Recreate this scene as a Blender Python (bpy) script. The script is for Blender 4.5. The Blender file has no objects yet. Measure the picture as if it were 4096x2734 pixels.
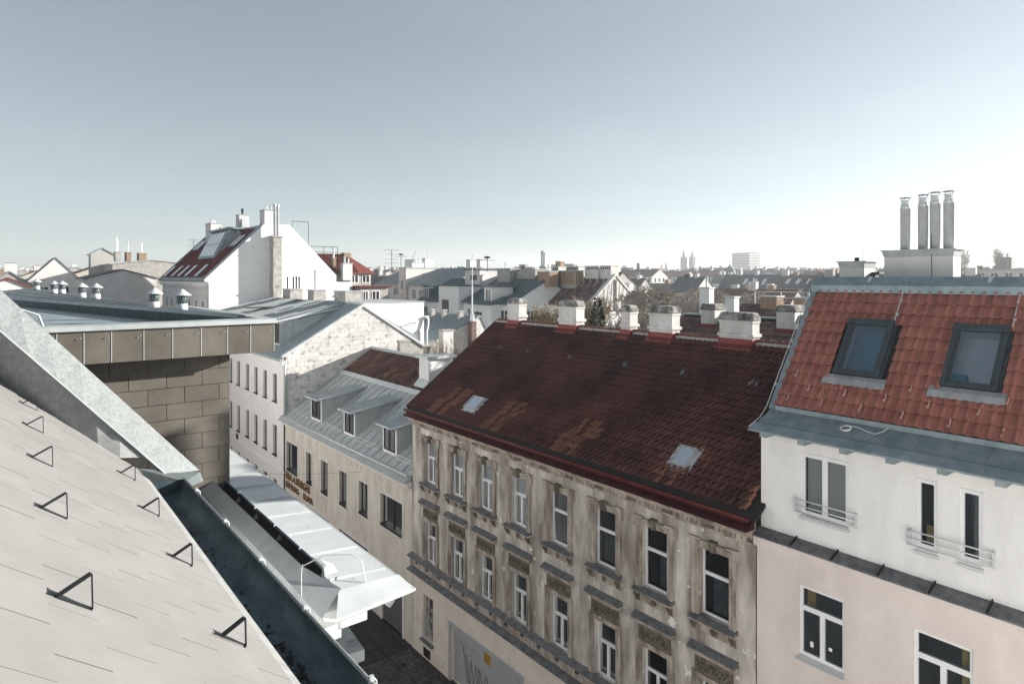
import bpy, math, random
from math import sin, cos, tan, pi, radians as rad, atan2, sqrt, hypot
from mathutils import Matrix, Vector
random.seed(7)
sc = bpy.context.scene
COL = sc.collection

# ------------------------------------------------------------------ camera, sky, sun, exposure
FPX = 2600.0; CAMZ = 17.6
TH = math.atan(2048 / FPX); SI, CO = sin(TH), cos(TH)
cam = bpy.data.cameras.new('camera'); cam.sensor_width = 36.0; cam.lens = 36.0 * FPX / 4096
cam.shift_y = -(1367 - 1110) / 4096; cam.clip_start = 0.05; cam.clip_end = 6000
co = bpy.data.objects.new('camera', cam); COL.objects.link(co)
co.location = (0, 0, CAMZ); co.rotation_euler = (pi / 2, 0, -TH); sc.camera = co
SUN_E = rad(15.6); SUN_OFF = rad(20)            # low winter sun from across the street, a little from the right
sdir = Vector((cos(SUN_E) * cos(SUN_OFF), -cos(SUN_E) * sin(SUN_OFF), sin(SUN_E)))
w = bpy.data.worlds.new('World'); sc.world = w; w.use_nodes = True
nt = w.node_tree; nt.nodes.clear()
sky = nt.nodes.new('ShaderNodeTexSky'); sky.sky_type = 'NISHITA'; sky.sun_disc = False
sky.sun_elevation = SUN_E; sky.sun_rotation = atan2(sdir.x, sdir.y)
sky.altitude = 200; sky.air_density = 0.85; sky.dust_density = 0.45; sky.ozone_density = 2.0
hs = nt.nodes.new('ShaderNodeHueSaturation'); hs.inputs['Saturation'].default_value = 0.38       # muted winter sky, softened contrast
gm_ = nt.nodes.new('ShaderNodeGamma'); gm_.inputs[1].default_value = 0.84
tn = nt.nodes.new('ShaderNodeMix'); tn.data_type = 'RGBA'; tn.blend_type = 'MULTIPLY'; tn.inputs[0].default_value = 1; tn.inputs[7].default_value = (.92, 1.0, .995, 1)
bg = nt.nodes.new('ShaderNodeBackground'); bg.inputs[1].default_value = 0.070
wo = nt.nodes.new('ShaderNodeOutputWorld')
nt.links.new(sky.outputs[0], hs.inputs['Color']); nt.links.new(hs.outputs[0], gm_.inputs[0]); nt.links.new(gm_.outputs[0], tn.inputs[6]); tc_ = nt.nodes.new('ShaderNodeTexCoord'); mp_ = nt.nodes.new('ShaderNodeMapping'); mp_.inputs['Scale'].default_value = (1.2, 1.6, 7.0); mp_.inputs['Rotation'].default_value = (.25, .12, .4)
nz = nt.nodes.new('ShaderNodeTexNoise'); nz.inputs['Scale'].default_value = 2.2; nz.inputs['Detail'].default_value = 7; nz.inputs['Distortion'].default_value = .6
rm = nt.nodes.new('ShaderNodeMapRange'); rm.inputs[1].default_value = .48; rm.inputs[2].default_value = .8; rm.inputs[3].default_value = 0; rm.inputs[4].default_value = .16
ws = nt.nodes.new('ShaderNodeMix'); ws.data_type = 'RGBA'; ws.blend_type = 'SCREEN' if False else 'MIX'; wm_ = nt.nodes.new('ShaderNodeMix'); wm_.data_type = 'RGBA'; wm_.blend_type = 'MULTIPLY'; wm_.inputs[0].default_value = 1; wm_.inputs[7].default_value = (1.45, 1.38, 1.33, 1)
nt.links.new(tc_.outputs['Generated'], mp_.inputs[0]); nt.links.new(mp_.outputs[0], nz.inputs['Vector']); nt.links.new(nz.outputs['Fac'], rm.inputs[0]); nt.links.new(tn.outputs[2], wm_.inputs[6]); nt.links.new(rm.outputs[0], ws.inputs[0]); nt.links.new(tn.outputs[2], ws.inputs[6]); nt.links.new(wm_.outputs[2], ws.inputs[7]); nt.links.new(ws.outputs[2], bg.inputs[0]); nt.links.new(bg.outputs[0], wo.inputs[0])
sl = bpy.data.lights.new('sun', 'SUN'); sl.energy = 5.0; sl.angle = rad(0.53); sl.color = (1.0, 0.95, 0.88)
so = bpy.data.objects.new('sun', sl); COL.objects.link(so); so.location = (60, -15, 60)
so.rotation_euler = sdir.to_track_quat('Z', 'Y').to_euler()
sc.view_settings.view_transform = 'Standard'; sc.view_settings.look = 'None'
sc.view_settings.exposure = 1.35; sc.view_settings.gamma = 1.0; sc.view_settings.use_curve_mapping = False
sc.render.engine = 'CYCLES'
cy = sc.cycles; cy.max_bounces = 8; cy.diffuse_bounces = 6; cy.glossy_bounces = 3; cy.transparent_max_bounces = 8
cy.transmission_bounces = 2; cy.volume_bounces = 1; cy.caustics_reflective = False; cy.caustics_refractive = False; cy.use_denoising = True

# ------------------------------------------------------------------ pixel helpers (photo pixel on a plane that stands in the place)
def ray(x, y):
    u = x - 2048; return Vector((FPX * SI + u * CO, FPX * CO - u * SI, -(y - 1110)))
def onX(x, y, c): r = ray(x, y); t = c / r.x; return Vector((c, r.y * t, CAMZ + r.z * t))
def onY(x, y, c): r = ray(x, y); t = c / r.y; return Vector((r.x * t, c, CAMZ + r.z * t))
def onD(x, y, d): r = ray(x, y) * (d / FPX); return Vector((r.x, r.y, CAMZ + r.z))
def onP(x, y, X0, z0, k): r = ray(x, y); t = (z0 - k * X0 - CAMZ) / (r.z - k * r.x); return Vector((r.x * t, r.y * t, CAMZ + r.z * t))

# ------------------------------------------------------------------ materials
MATS = {}
def mat(name, c1, c2=None, scale=2.0, rough=0.8, metal=0.0, bump=0.0, bscale=40.0, c3=None, t3=0.62, s3=6.0, w3=0.05, spec=0.3, stretch=(1, 1, 1), rnd=0.0, detail=6):
    m = bpy.data.materials.new(name); m.use_nodes = True; n = m.node_tree.nodes; L = m.node_tree.links
    b = n['Principled BSDF']; b.inputs['Roughness'].default_value = rough; b.inputs['Metallic'].default_value = metal
    b.inputs['Specular IOR Level'].default_value = spec
    g = n.new('ShaderNodeNewGeometry'); mp = n.new('ShaderNodeMapping'); mp.inputs['Scale'].default_value = stretch
    L.new(g.outputs['Position'], mp.inputs['Vector'])
    def noise(s, d=detail, v=None):
        t = n.new('ShaderNodeTexNoise'); t.inputs['Scale'].default_value = s; t.inputs['Detail'].default_value = d; t.inputs['Roughness'].default_value = 0.62
        L.new(v or mp.outputs[0], t.inputs['Vector']); return t
    col = None
    if c2 is not None:
        t = noise(scale); r = n.new('ShaderNodeValToRGB'); r.color_ramp.elements[0].position = 0.36; r.color_ramp.elements[1].position = 0.66
        r.color_ramp.elements[0].color = (*c1, 1); r.color_ramp.elements[1].color = (*c2, 1)
        L.new(t.outputs['Fac'], r.inputs['Fac']); col = r.outputs[0]
    else:
        rgb = n.new('ShaderNodeRGB'); rgb.outputs[0].default_value = (*c1, 1); col = rgb.outputs[0]
    if c3 is not None:
        t = noise(s3, 5, g.outputs['Position']); r = n.new('ShaderNodeValToRGB'); r.color_ramp.elements[0].position = t3; r.color_ramp.elements[1].position = t3 + w3
        r.color_ramp.elements[0].color = (0, 0, 0, 1); r.color_ramp.elements[1].color = (1, 1, 1, 1); L.new(t.outputs['Fac'], r.inputs['Fac'])
        mx = n.new('ShaderNodeMix'); mx.data_type = 'RGBA'; L.new(r.outputs[0], mx.inputs[0]); L.new(col, mx.inputs[6]); mx.inputs[7].default_value = (*c3, 1); col = mx.outputs[2]
    if rnd:
        oi = n.new('ShaderNodeObjectInfo'); mr = n.new('ShaderNodeMapRange'); mr.inputs[3].default_value = 1 - rnd; mr.inputs[4].default_value = 1 + rnd
        L.new(oi.outputs['Random'], mr.inputs[0]); mx = n.new('ShaderNodeMix'); mx.data_type = 'RGBA'; mx.blend_type = 'MULTIPLY'; mx.inputs[0].default_value = 1
        L.new(col, mx.inputs[6]); L.new(mr.outputs[0], mx.inputs[7]); col = mx.outputs[2]
    L.new(col, b.inputs['Base Color'])
    if bump:
        t = noise(bscale, 4, g.outputs['Position']); bp = n.new('ShaderNodeBump'); bp.inputs['Strength'].default_value = bump; bp.inputs['Distance'].default_value = 0.02
        L.new(t.outputs['Fac'], bp.inputs['Height']); L.new(bp.outputs[0], b.inputs['Normal'])
    MATS[name] = m; return m
def glass(name, tint=(0.02, 0.025, 0.03), see=0.75, rough=0.02, ior=1.5, tc=(0.78, 0.83, 0.85)):
    m = bpy.data.materials.new(name); m.use_nodes = True; n = m.node_tree.nodes; L = m.node_tree.links; n.clear()
    o = n.new('ShaderNodeOutputMaterial'); gl = n.new('ShaderNodeBsdfGlossy'); gl.inputs['Roughness'].default_value = rough; gl.inputs['Color'].default_value = (0.9, 0.95, 1, 1)
    tr = n.new('ShaderNodeBsdfTransparent'); tr.inputs['Color'].default_value = (*tc, 1); df = n.new('ShaderNodeBsdfDiffuse'); df.inputs['Color'].default_value = (*tint, 1)
    a = n.new('ShaderNodeMixShader'); a.inputs[0].default_value = see; L.new(df.outputs[0], a.inputs[1]); L.new(tr.outputs[0], a.inputs[2])
    fr = n.new('ShaderNodeFresnel'); fr.inputs['IOR'].default_value = ior; x = n.new('ShaderNodeMixShader'); L.new(fr.outputs[0], x.inputs[0]); L.new(a.outputs[0], x.inputs[1]); L.new(gl.outputs[0], x.inputs[2])
    L.new(x.outputs[0], o.inputs[0]); MATS[name] = m; return m

mat('asphalt', (.022, .023, .025), (.045, .045, .046), 3, .9, bump=.3, bscale=60)
mat('cobble', (.035, .036, .038), (.075, .075, .076), 7, .75, bump=.5, bscale=30, rnd=.3)
mat('city_ground', (.10, .10, .10), (.16, .155, .15), .05, .95)
mat('slate_white', (.195, .191, .185), (.225, .221, .216), 1.6, .55, bump=.05, bscale=80, rnd=.03, spec=.4)
mat('slate_under', (.03, .03, .03))
mat('galv', (.25, .27, .27), (.37, .39, .39), 22, .42, .35, bump=.15, bscale=24, stretch=(1, 1, .45), spec=.5)
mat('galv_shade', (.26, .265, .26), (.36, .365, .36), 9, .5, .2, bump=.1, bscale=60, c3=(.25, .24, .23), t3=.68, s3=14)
mat('zinc_bright', (.50, .53, .54), (.62, .645, .655), 1.6, .42, .15, bump=.06, bscale=9, spec=.5, c3=(.40, .42, .43), t3=.66, s3=3, w3=.08)
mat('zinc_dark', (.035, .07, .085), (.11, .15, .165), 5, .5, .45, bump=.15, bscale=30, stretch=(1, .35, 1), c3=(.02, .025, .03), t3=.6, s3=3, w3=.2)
mat('zinc_mid', (.22, .27, .29), (.33, .38, .40), 2.2, .5, .25, bump=.06, bscale=20, c3=(.5, .55, .57), t3=.66, s3=2.5, w3=.12)
mat('zinc_gray', (.36, .39, .39), (.46, .49, .49), 2, .5, .2, c3=(.22, .24, .24), t3=.62, s3=1.3, w3=.1, bump=.04)
mat('zinc_blue', (.19, .25, .275), (.30, .355, .38), 2.4, .45, .3, c3=(.4, .45, .47), t3=.64, s3=1.9, w3=.1, bump=.03)
mat('zinc_green', (.075, .12, .128), (.11, .165, .172), .8, .6, .2)
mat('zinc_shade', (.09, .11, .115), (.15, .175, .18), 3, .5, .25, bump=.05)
mat('metal_dark', (.025, .028, .03), rough=.45, metal=.5)
mat('steel', (.58, .60, .61), (.68, .70, .71), 4, .38, .25, spec=.5)
mat('shingle_brown', (.108, .097, .081), (.155, .140, .119), 1.5, .85, bump=.25, bscale=90, rnd=.1, c3=(.2, .18, .16), t3=.74, s3=5)
mat('plaster_white', (.74, .74, .735), (.82, .82, .815), .7, .9, bump=.12, bscale=60)
mat('plaster_warm', (.60, .58, .56), (.70, .68, .66), .9, .9, bump=.15, bscale=60)
mat('wall_white_h2', (.75, .74, .735), (.84, .83, .825), 1.6, .92, stretch=(1, 1, .35), bump=.8, bscale=26, c3=(.70, .70, .70), t3=.66, s3=1.1, w3=.15)
mat('wall_pink', (.67, .59, .555), (.77, .69, .655), 1.3, .92, bump=.7, bscale=30, stretch=(1, 1, .4))
mat('wall_old', (.225, .195, .168), (.66, .62, .575), 1.5, .92, bump=.7, bscale=12, c3=(.76, .74, .71), t3=.64, s3=2.1, w3=.015, stretch=(1, 1, .28))
mat('trim_old', (.20, .165, .135), (.52, .465, .41), 2.6, .9, bump=.5, bscale=22, c3=(.58, .55, .51), t3=.66, s3=5, w3=.03, stretch=(1, 1, .4))
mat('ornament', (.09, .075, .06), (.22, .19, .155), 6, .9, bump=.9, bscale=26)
mat('wall_base', (.66, .59, .52), (.75, .685, .62), 1.2, .9, bump=.25, bscale=22, c3=(.42, .36, .3), t3=.68, s3=2, w3=.06)
mat('wall_berger', (.54, .49, .43), (.70, .65, .59), 1.5, .92, bump=.4, bscale=20, c3=(.33, .28, .23), t3=.65, s3=3.2, w3=.05, stretch=(1, 1, .4))
mat('wall_h4', (.74, .71, .70), (.79, .765, .755), .8, .9, bump=.12, bscale=50)
mat('lead_cover', (.095, .10, .108), (.19, .195, .20), 4.5, .7, .1, bump=.3, bscale=26, c3=(.35, .36, .37), t3=.7, s3=9, w3=.04)
mat('lead_light', (.24, .25, .255), (.34, .35, .355), 4, .7, .1, bump=.2)
mat('tile_old', (.066, .032, .029), (.172, .070, .060), .55, .8, bump=.3, bscale=70, c3=(.55, .53, .5), t3=.735, s3=9, w3=.01, rnd=.22)
mat('tile_window_light', (.19, .085, .058), (.28, .135, .09), 2, .8, bump=.3, bscale=60, c3=(.14, .06, .045), t3=.6, s3=3, rnd=.15)  # old roof tile with light thrown by the windows opposite painted in
mat('tile_new', (.26, .098, .074), (.365, .148, .114), 2.1, .75, bump=.25, bscale=90, c3=(.15, .075, .066), t3=.65, s3=1.6, w3=.12, rnd=.12)
mat('tile_mix', (.055, .028, .025), (.15, .075, .058), 1.3, .82, bump=.3, bscale=60, c3=(.33, .15, .085), t3=.60, s3=1.1, w3=.06, rnd=.35, stretch=(.5, 1, .5))
mat('tile_rear', (.10, .065, .06), (.21, .14, .125), 1.6, .82, bump=.3, bscale=60, rnd=.3)
mat('red_metal', (.16, .022, .022), (.22, .04, .036), 3, .5, .1, c3=(.45, .42, .4), t3=.72, s3=8, w3=.02)
mat('gutter_red', (.085, .018, .018), (.13, .03, .028), 3, .45, .2, bump=.1)
mat('flash_red', (.045, .012, .013), (.075, .022, .022), 3, .55, .1, c3=(.5, .48, .47), t3=.77, s3=6, w3=.01)
mat('mortar', (.32, .30, .27), (.45, .43, .40), 8, .95, bump=.8, bscale=20)
mat('ridge_tile', (.10, .035, .028), (.20, .075, .055), 6, .85, bump=.4, c3=(.45, .42, .36), t3=.6, s3=12, w3=.05)
mat('chimney_white', (.50, .485, .46), (.70, .685, .665), 1.8, .92, bump=.6, bscale=12, c3=(.28, .25, .21), t3=.64, s3=3, w3=.07, stretch=(1, 1, .5))
mat('chimney_cap', (.06, .06, .055), (.42, .41, .385), 2.6, .95, bump=.9, bscale=14, c3=(.62, .6, .57), t3=.62, s3=6, w3=.06)
mat('chimney_grey', (.30, .285, .265), (.46, .44, .41), 2, .92, bump=.4, bscale=14, c3=(.13, .12, .11), t3=.62, s3=2.4, w3=.08)
mat('brick', (.26, .17, .12), (.40, .29, .21), 5, .9, bump=.4, rnd=.25)
mat('fibre_tile', (.50, .49, .47), (.64, .63, .61), .8, .88, bump=.35, bscale=26, c3=(.13, .12, .10), t3=.53, s3=2.6, w3=.2, rnd=.07)
mat('firewall_block', (.50, .49, .47), (.62, .61, .59), 3, .9, bump=.3, rnd=.1)
mat('window_white', (.78, .79, .80), rough=.4, spec=.5)
mat('window_dark', (.02, .018, .017), (.04, .035, .03), 6, .5)
mat('roofwin_frame', (.045, .06, .068), (.065, .085, .095), 4, .4, .3)
mat('curtain', (.34, .36, .36), (.52, .54, .535), 5, .95)
mat('curtain_yellow', (.45, .34, .10), (.58, .45, .16), 6, .9)
mat('blind', (.50, .49, .465), rough=.8)
mat('blind_beige', (.58, .50, .36), rough=.8)
mat('room_dark', (.018, .018, .02), rough=.95)
mat('room_light', (.76, .78, .79), (.84, .85, .86), 2, .9)
mat('sticker', (.8, .79, .76), rough=.6)
mat('bluebox', (.10, .30, .40), rough=.6)
mat('rail_white', (.62, .64, .65), rough=.45, metal=.2)
mat('hook_red', (.50, .31, .26), rough=.6)
mat('wire', (.62, .63, .63), rough=.4, metal=.5)
mat('garage', (.42, .44, .46), (.48, .50, .52), 3, .55, .2, c3=(.3, .31, .32), t3=.66, s3=3)
mat('graffiti', (.12, .12, .13), (.25, .25, .26), 9, .7)
mat('sign_yellow', (.50, .27, .03), rough=.6)
mat('black', (.012, .012, .012), rough=.7)
mat('letter', (.18, .09, .03), (.28, .15, .06), 4, .5, .3)
mat('gate', (.12, .125, .12), (.2, .2, .19), 5, .7)
mat('bark', (.12, .105, .09), (.22, .195, .17), 4, .95)
mat('twig', (.30, .25, .19), (.46, .40, .32), 2, .95)
mat('twig_grey', (.27, .245, .21), (.42, .39, .345), 2, .95)
mat('leaf_dry', (.16, .12, .06), (.28, .21, .11), 4, .9)
mat('needle', (.018, .032, .018), (.04, .06, .03), 5, .9)
mat('soil', (.02, .018, .015), (.06, .05, .04), 20, .95, bump=.8)
mat('skylight_white', (.70, .74, .76), rough=.25, spec=.6)
mat('stone_far', (.11, .115, .115), (.16, .16, .16), .2, .9)
mat('dome', (.07, .10, .095), (.10, .14, .13), .4, .7)
mat('crane', (.55, .12, .05), rough=.6)
glass('pane'); glass('pane_dim', (.008, .010, .012), .72, ior=1.28); glass('pane_clear', (.05, .08, .09), .95, tc=(.96, .98, 1)); glass('pane_dark', (.008, .009, .011), .25, ior=1.3); glass('pane_far', (.03, .035, .04), .0, .15)
glass('pane_blue', (.03, .10, .15), .55)
FARW = []
for i, c in enumerate([(.62, .61, .58), (.52, .49, .43), (.45, .44, .42), (.58, .53, .44), (.68, .67, .65), (.38, .36, .34)]):
    FARW.append(mat('far_wall_%d' % i, c, tuple(k * .88 for k in c), .3, .9))
FARR = []
for i, c in enumerate([(.10, .105, .11), (.16, .085, .07), (.22, .225, .23), (.13, .12, .115), (.20, .11, .085), (.10, .13, .135)]):
    FARR.append(mat('far_roof_%d' % i, c, tuple(k * .75 for k in c), .5, .8))

# ------------------------------------------------------------------ mesh helpers
def wloc(o):
    p = Vector((0, 0, 0))
    while o is not None:
        p += o.location; o = o.parent
    return p
class MB:
    def __init__(s): s.v = []; s.f = []
    def face(s, *pts):
        i = len(s.v); s.v += [tuple(p) for p in pts]; s.f.append(tuple(range(i, i + len(pts)))); return s
    def hexa(s, p):                                   # 8 points: bottom ring 0-3, top ring 4-7
        i = len(s.v); s.v += [tuple(q) for q in p]
        for q in ((3, 2, 1, 0), (4, 5, 6, 7), (0, 1, 5, 4), (1, 2, 6, 5), (2, 3, 7, 6), (3, 0, 4, 7)): s.f.append(tuple(i + k for k in q))
        return s
    def box(s, x0, x1, y0, y1, z0, z1):
        x0, x1 = min(x0, x1), max(x0, x1); y0, y1 = min(y0, y1), max(y0, y1); z0, z1 = min(z0, z1), max(z0, z1)
        return s.hexa([(x0, y0, z0), (x1, y0, z0), (x1, y1, z0), (x0, y1, z0), (x0, y0, z1), (x1, y0, z1), (x1, y1, z1), (x0, y1, z1)])
    def prism(s, pts, d):                             # polygon (3d points) swept along vector d
        d = Vector(d); n = len(pts); i = len(s.v); P = [Vector(p) for p in pts]
        s.v += [tuple(p) for p in P] + [tuple(p + d) for p in P]
        s.f.append(tuple(i + k for k in range(n))[::-1]); s.f.append(tuple(i + n + k for k in range(n)))
        for k in range(n): s.f.append((i + k, i + (k + 1) % n, i + n + (k + 1) % n, i + n + k))
        return s
    def tube(s, pts, r, n=6, cap=True):
        P = [Vector(p) for p in pts]; rr = r if isinstance(r, (list, tuple)) else [r] * len(P); base = len(s.v)
        for k, p in enumerate(P):
            d = (P[min(k + 1, len(P) - 1)] - P[max(k - 1, 0)]).normalized()
            a = d.orthogonal().normalized() if k == 0 else (a - d * a.dot(d)).normalized()
            b = d.cross(a)
            for j in range(n): s.v.append(tuple(p + (a * cos(2 * pi * j / n) + b * sin(2 * pi * j / n)) * rr[k]))
        for k in range(len(P) - 1):
            for j in range(n):
                a0 = base + k * n + j; a1 = base + k * n + (j + 1) % n; s.f.append((a0, a1, a1 + n, a0 + n))
        if cap: s.f.append(tuple(base + j for j in range(n))[::-1]); s.f.append(tuple(base + (len(P) - 1) * n + j for j in range(n)))
        return s
    def lathe(s, c, prof, n=12):
        base = len(s.v); c = Vector(c)
        for r, z in prof:
            for j in range(n): s.v.append((c.x + r * cos(2 * pi * j / n), c.y + r * sin(2 * pi * j / n), c.z + z))
        for k in range(len(prof) - 1):
            for j in range(n):
                a0 = base + k * n + j; a1 = base + k * n + (j + 1) % n; s.f.append((a0, a1, a1 + n, a0 + n))
        s.f.append(tuple(base + j for j in range(n))[::-1]); s.f.append(tuple(base + (len(prof) - 1) * n + j for j in range(n)))
        return s
    def strip(s, A, B):                               # ruled sheet between two polylines
        i = len(s.v); n = len(A); s.v += [tuple(p) for p in A] + [tuple(p) for p in B]
        for k in range(n - 1): s.f.append((i + k, i + k + 1, i + n + k + 1, i + n + k))
        return s
    def mesh(s, name, m, off=(0, 0, 0), smooth=False):
        me = bpy.data.meshes.new(name); o = Vector(off)
        me.from_pydata([(v[0] - o.x, v[1] - o.y, v[2] - o.z) for v in s.v], [], s.f)
        me.materials.append(MATS[m] if isinstance(m, str) else m)
        if smooth: me.polygons.foreach_set('use_smooth', [True] * len(me.polygons))
        me.update(); return me
    def build(s, name, m, parent=None, smooth=False, bevel=0, loc=None):
        off = wloc(parent) if parent else (Vector(loc) if loc else Vector((0, 0, 0)))
        o = bpy.data.objects.new(name, s.mesh(name, m, off, smooth)); COL.objects.link(o)
        if parent: o.parent = parent
        else: o.location = off
        if bevel:
            b = o.modifiers.new('bevel', 'BEVEL'); b.width = bevel; b.segments = 2; b.limit_method = 'ANGLE'
        return o
def thing(name, label, cat, loc, group=None):
    o = bpy.data.objects.new(name, None); COL.objects.link(o); o.location = loc; o['label'] = label; o['category'] = cat
    if group: o['group'] = group
    return o
def tag(o, label=None, cat=None, group=None, kind=None):
    if label: o['label'] = label
    if cat: o['category'] = cat
    if group: o['group'] = group
    if kind: o['kind'] = kind
    return o
def inst(name, me, parent, mw):                       # a piece sharing mesh data, placed by world matrix
    o = bpy.data.objects.new(name, me); COL.objects.link(o); o.parent = parent
    m = mw.copy(); m.translation = mw.translation - wloc(parent); o.matrix_local = m; return o
class Fr:                                             # facade frame: a along the wall, b outwards, c up
    def __init__(s, o, u, n): s.o = Vector(o); s.u = Vector(u).normalized(); s.n = Vector(n).normalized()
    def p(s, a, b, c): return s.o + s.u * a + s.n * b + Vector((0, 0, c))
    def box(s, mb, a0, a1, b0, b1, c0, c1):
        return mb.hexa([s.p(a0, b0, c0), s.p(a1, b0, c0), s.p(a1, b1, c0), s.p(a0, b1, c0), s.p(a0, b0, c1), s.p(a1, b0, c1), s.p(a1, b1, c1), s.p(a0, b1, c1)])
def wall_open(mb, fr, a0, a1, c0, c1, ops, depth):    # sheet with real openings and reveals
    A = sorted(set([a0, a1] + [q for o in ops for q in o[:2]])); Cc = sorted(set([c0, c1] + [q for o in ops for q in o[2:4]]))
    for i in range(len(A) - 1):
        for j in range(len(Cc) - 1):
            am, cm = (A[i] + A[i + 1]) / 2, (Cc[j] + Cc[j + 1]) / 2
            if any(o[0] < am < o[1] and o[2] < cm < o[3] for o in ops): continue
            mb.face(fr.p(A[i], 0, Cc[j]), fr.p(A[i + 1], 0, Cc[j]), fr.p(A[i + 1], 0, Cc[j + 1]), fr.p(A[i], 0, Cc[j + 1]))
    for p0, p1, q0, q1 in [o[:4] for o in ops]:
        for (s0, t0), (s1, t1) in (((p0, q0), (p1, q0)), ((p1, q0), (p1, q1)), ((p1, q1), (p0, q1)), ((p0, q1), (p0, q0))):
            mb.face(fr.p(s0, 0, t0), fr.p(s0, -depth, t0), fr.p(s1, -depth, t1), fr.p(s1, 0, t1))
def window(house, fr, a0, a1, c0, c1, dep, layout='T', fm='window_white', pm='pane', fw=.055, room='room_dark', curtain=None, roomd=.7, tr=.62):
    """frame mesh = the part; panes, curtain and room are its sub-parts"""
    mb = MB(); th = .06; d0, d1 = -dep, -dep + th
    bar = lambda p0, p1, q0, q1, e=0: fr.box(mb, p0, p1, d0 - e, d1 + e, q0, q1)
    bar(a0, a0 + fw, c0, c1); bar(a1 - fw, a1, c0, c1); bar(a0 + fw, a1 - fw, c0, c0 + fw * 1.2); bar(a0 + fw, a1 - fw, c1 - fw, c1)
    am = (a0 + a1) / 2; cm = c0 + (c1 - c0) * tr; P = []
    if layout in ('T', 'T1'):
        bar(a0 + fw, a1 - fw, cm - fw * .8, cm + fw * .8, .008); P.append((a0 + fw, a1 - fw, cm + fw * .8, c1 - fw)); top = cm - fw * .8
    else: top = c1 - fw
    if layout in ('T', '2'):
        bar(am - fw * .75, am + fw * .75, c0 + fw * 1.2, top, .006); P += [(a0 + fw, am - fw * .75, c0 + fw * 1.2, top), (am + fw * .75, a1 - fw, c0 + fw * 1.2, top)]
    else: P.append((a0 + fw, a1 - fw, c0 + fw * 1.2, top))
    o = mb.build('window', fm, house)
    for q in P:
        m2 = MB(); fr.box(m2, q[0], q[1], d0 + .02, d0 + .032, q[2], q[3]); m2.build('pane', pm, o)
    if room:
        m3 = MB(); e = .004
        A0, A1, B0, B1, C0, C1 = a0 + e, a1 - e, d0 - roomd, d0 - .01, c0 + e, c1 - e
        m3.face(fr.p(A0, B0, C0), fr.p(A1, B0, C0), fr.p(A1, B0, C1), fr.p(A0, B0, C1))
        m3.face(fr.p(A0, B1, C0), fr.p(A0, B0, C0), fr.p(A0, B0, C1), fr.p(A0, B1, C1)); m3.face(fr.p(A1, B1, C0), fr.p(A1, B0, C0), fr.p(A1, B0, C1), fr.p(A1, B1, C1))
        m3.face(fr.p(A0, B1, C0), fr.p(A1, B1, C0), fr.p(A1, B0, C0), fr.p(A0, B0, C0)); m3.face(fr.p(A0, B1, C1), fr.p(A1, B1, C1), fr.p(A1, B0, C1), fr.p(A0, B0, C1))
        m3.build('room', room, o)
    for cu in (curtain or []):                        # (kind, from, to, bottom, top, material) in fractions of the opening
        kind, f0, f1, g0, g1, cmn = cu; wd, ht = a1 - a0 - 2 * fw, c1 - c0 - 2 * fw; s0, s1 = a0 + fw + f0 * wd, a0 + fw + f1 * wd; z0, z1 = c0 + fw + g0 * ht, c0 + fw + g1 * ht
        m4 = MB()
        if kind == 'flat': fr.box(m4, s0, s1, d0 - .06, d0 - .05, z0, z1)
        else:
            N = 25; A = []; B = []
            for k in range(N):
                t = k / (N - 1); wv = .022 * sin(k * 2.1) - .11; sw = 0
                if kind == 'swag': sw = (1 - t) * 0 + (s1 - s0) * .0
                A.append(fr.p(s0 + (s1 - s0) * (t if kind == 'drape' else t * .45 + .55 * t * 0), d0 + wv, z0)); B.append(fr.p(s0 + (s1 - s0) * t, d0 + wv, z1))
            m4.strip(A, B)
        m4.build('curtain', cmn, o, smooth=False)
    return o
def clip(poly, hp):                                   # convex clip of 2d polygon by half planes (a,b,c): a x + b y <= c
    for a, b, c in hp:
        out = []
        for i in range(len(poly)):
            p, q = poly[i], poly[(i + 1) % len(poly)]; dp, dq = a * p[0] + b * p[1] - c, a * q[0] + b * q[1] - c
            if dp <= 0: out.append(p)
            if (dp < 0 < dq) or (dq < 0 < dp): t = dp / (dp - dq); out.append((p[0] + (q[0] - p[0]) * t, p[1] + (q[1] - p[1]) * t))
        poly = out
        if len(poly) < 3: return []
    return poly
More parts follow.
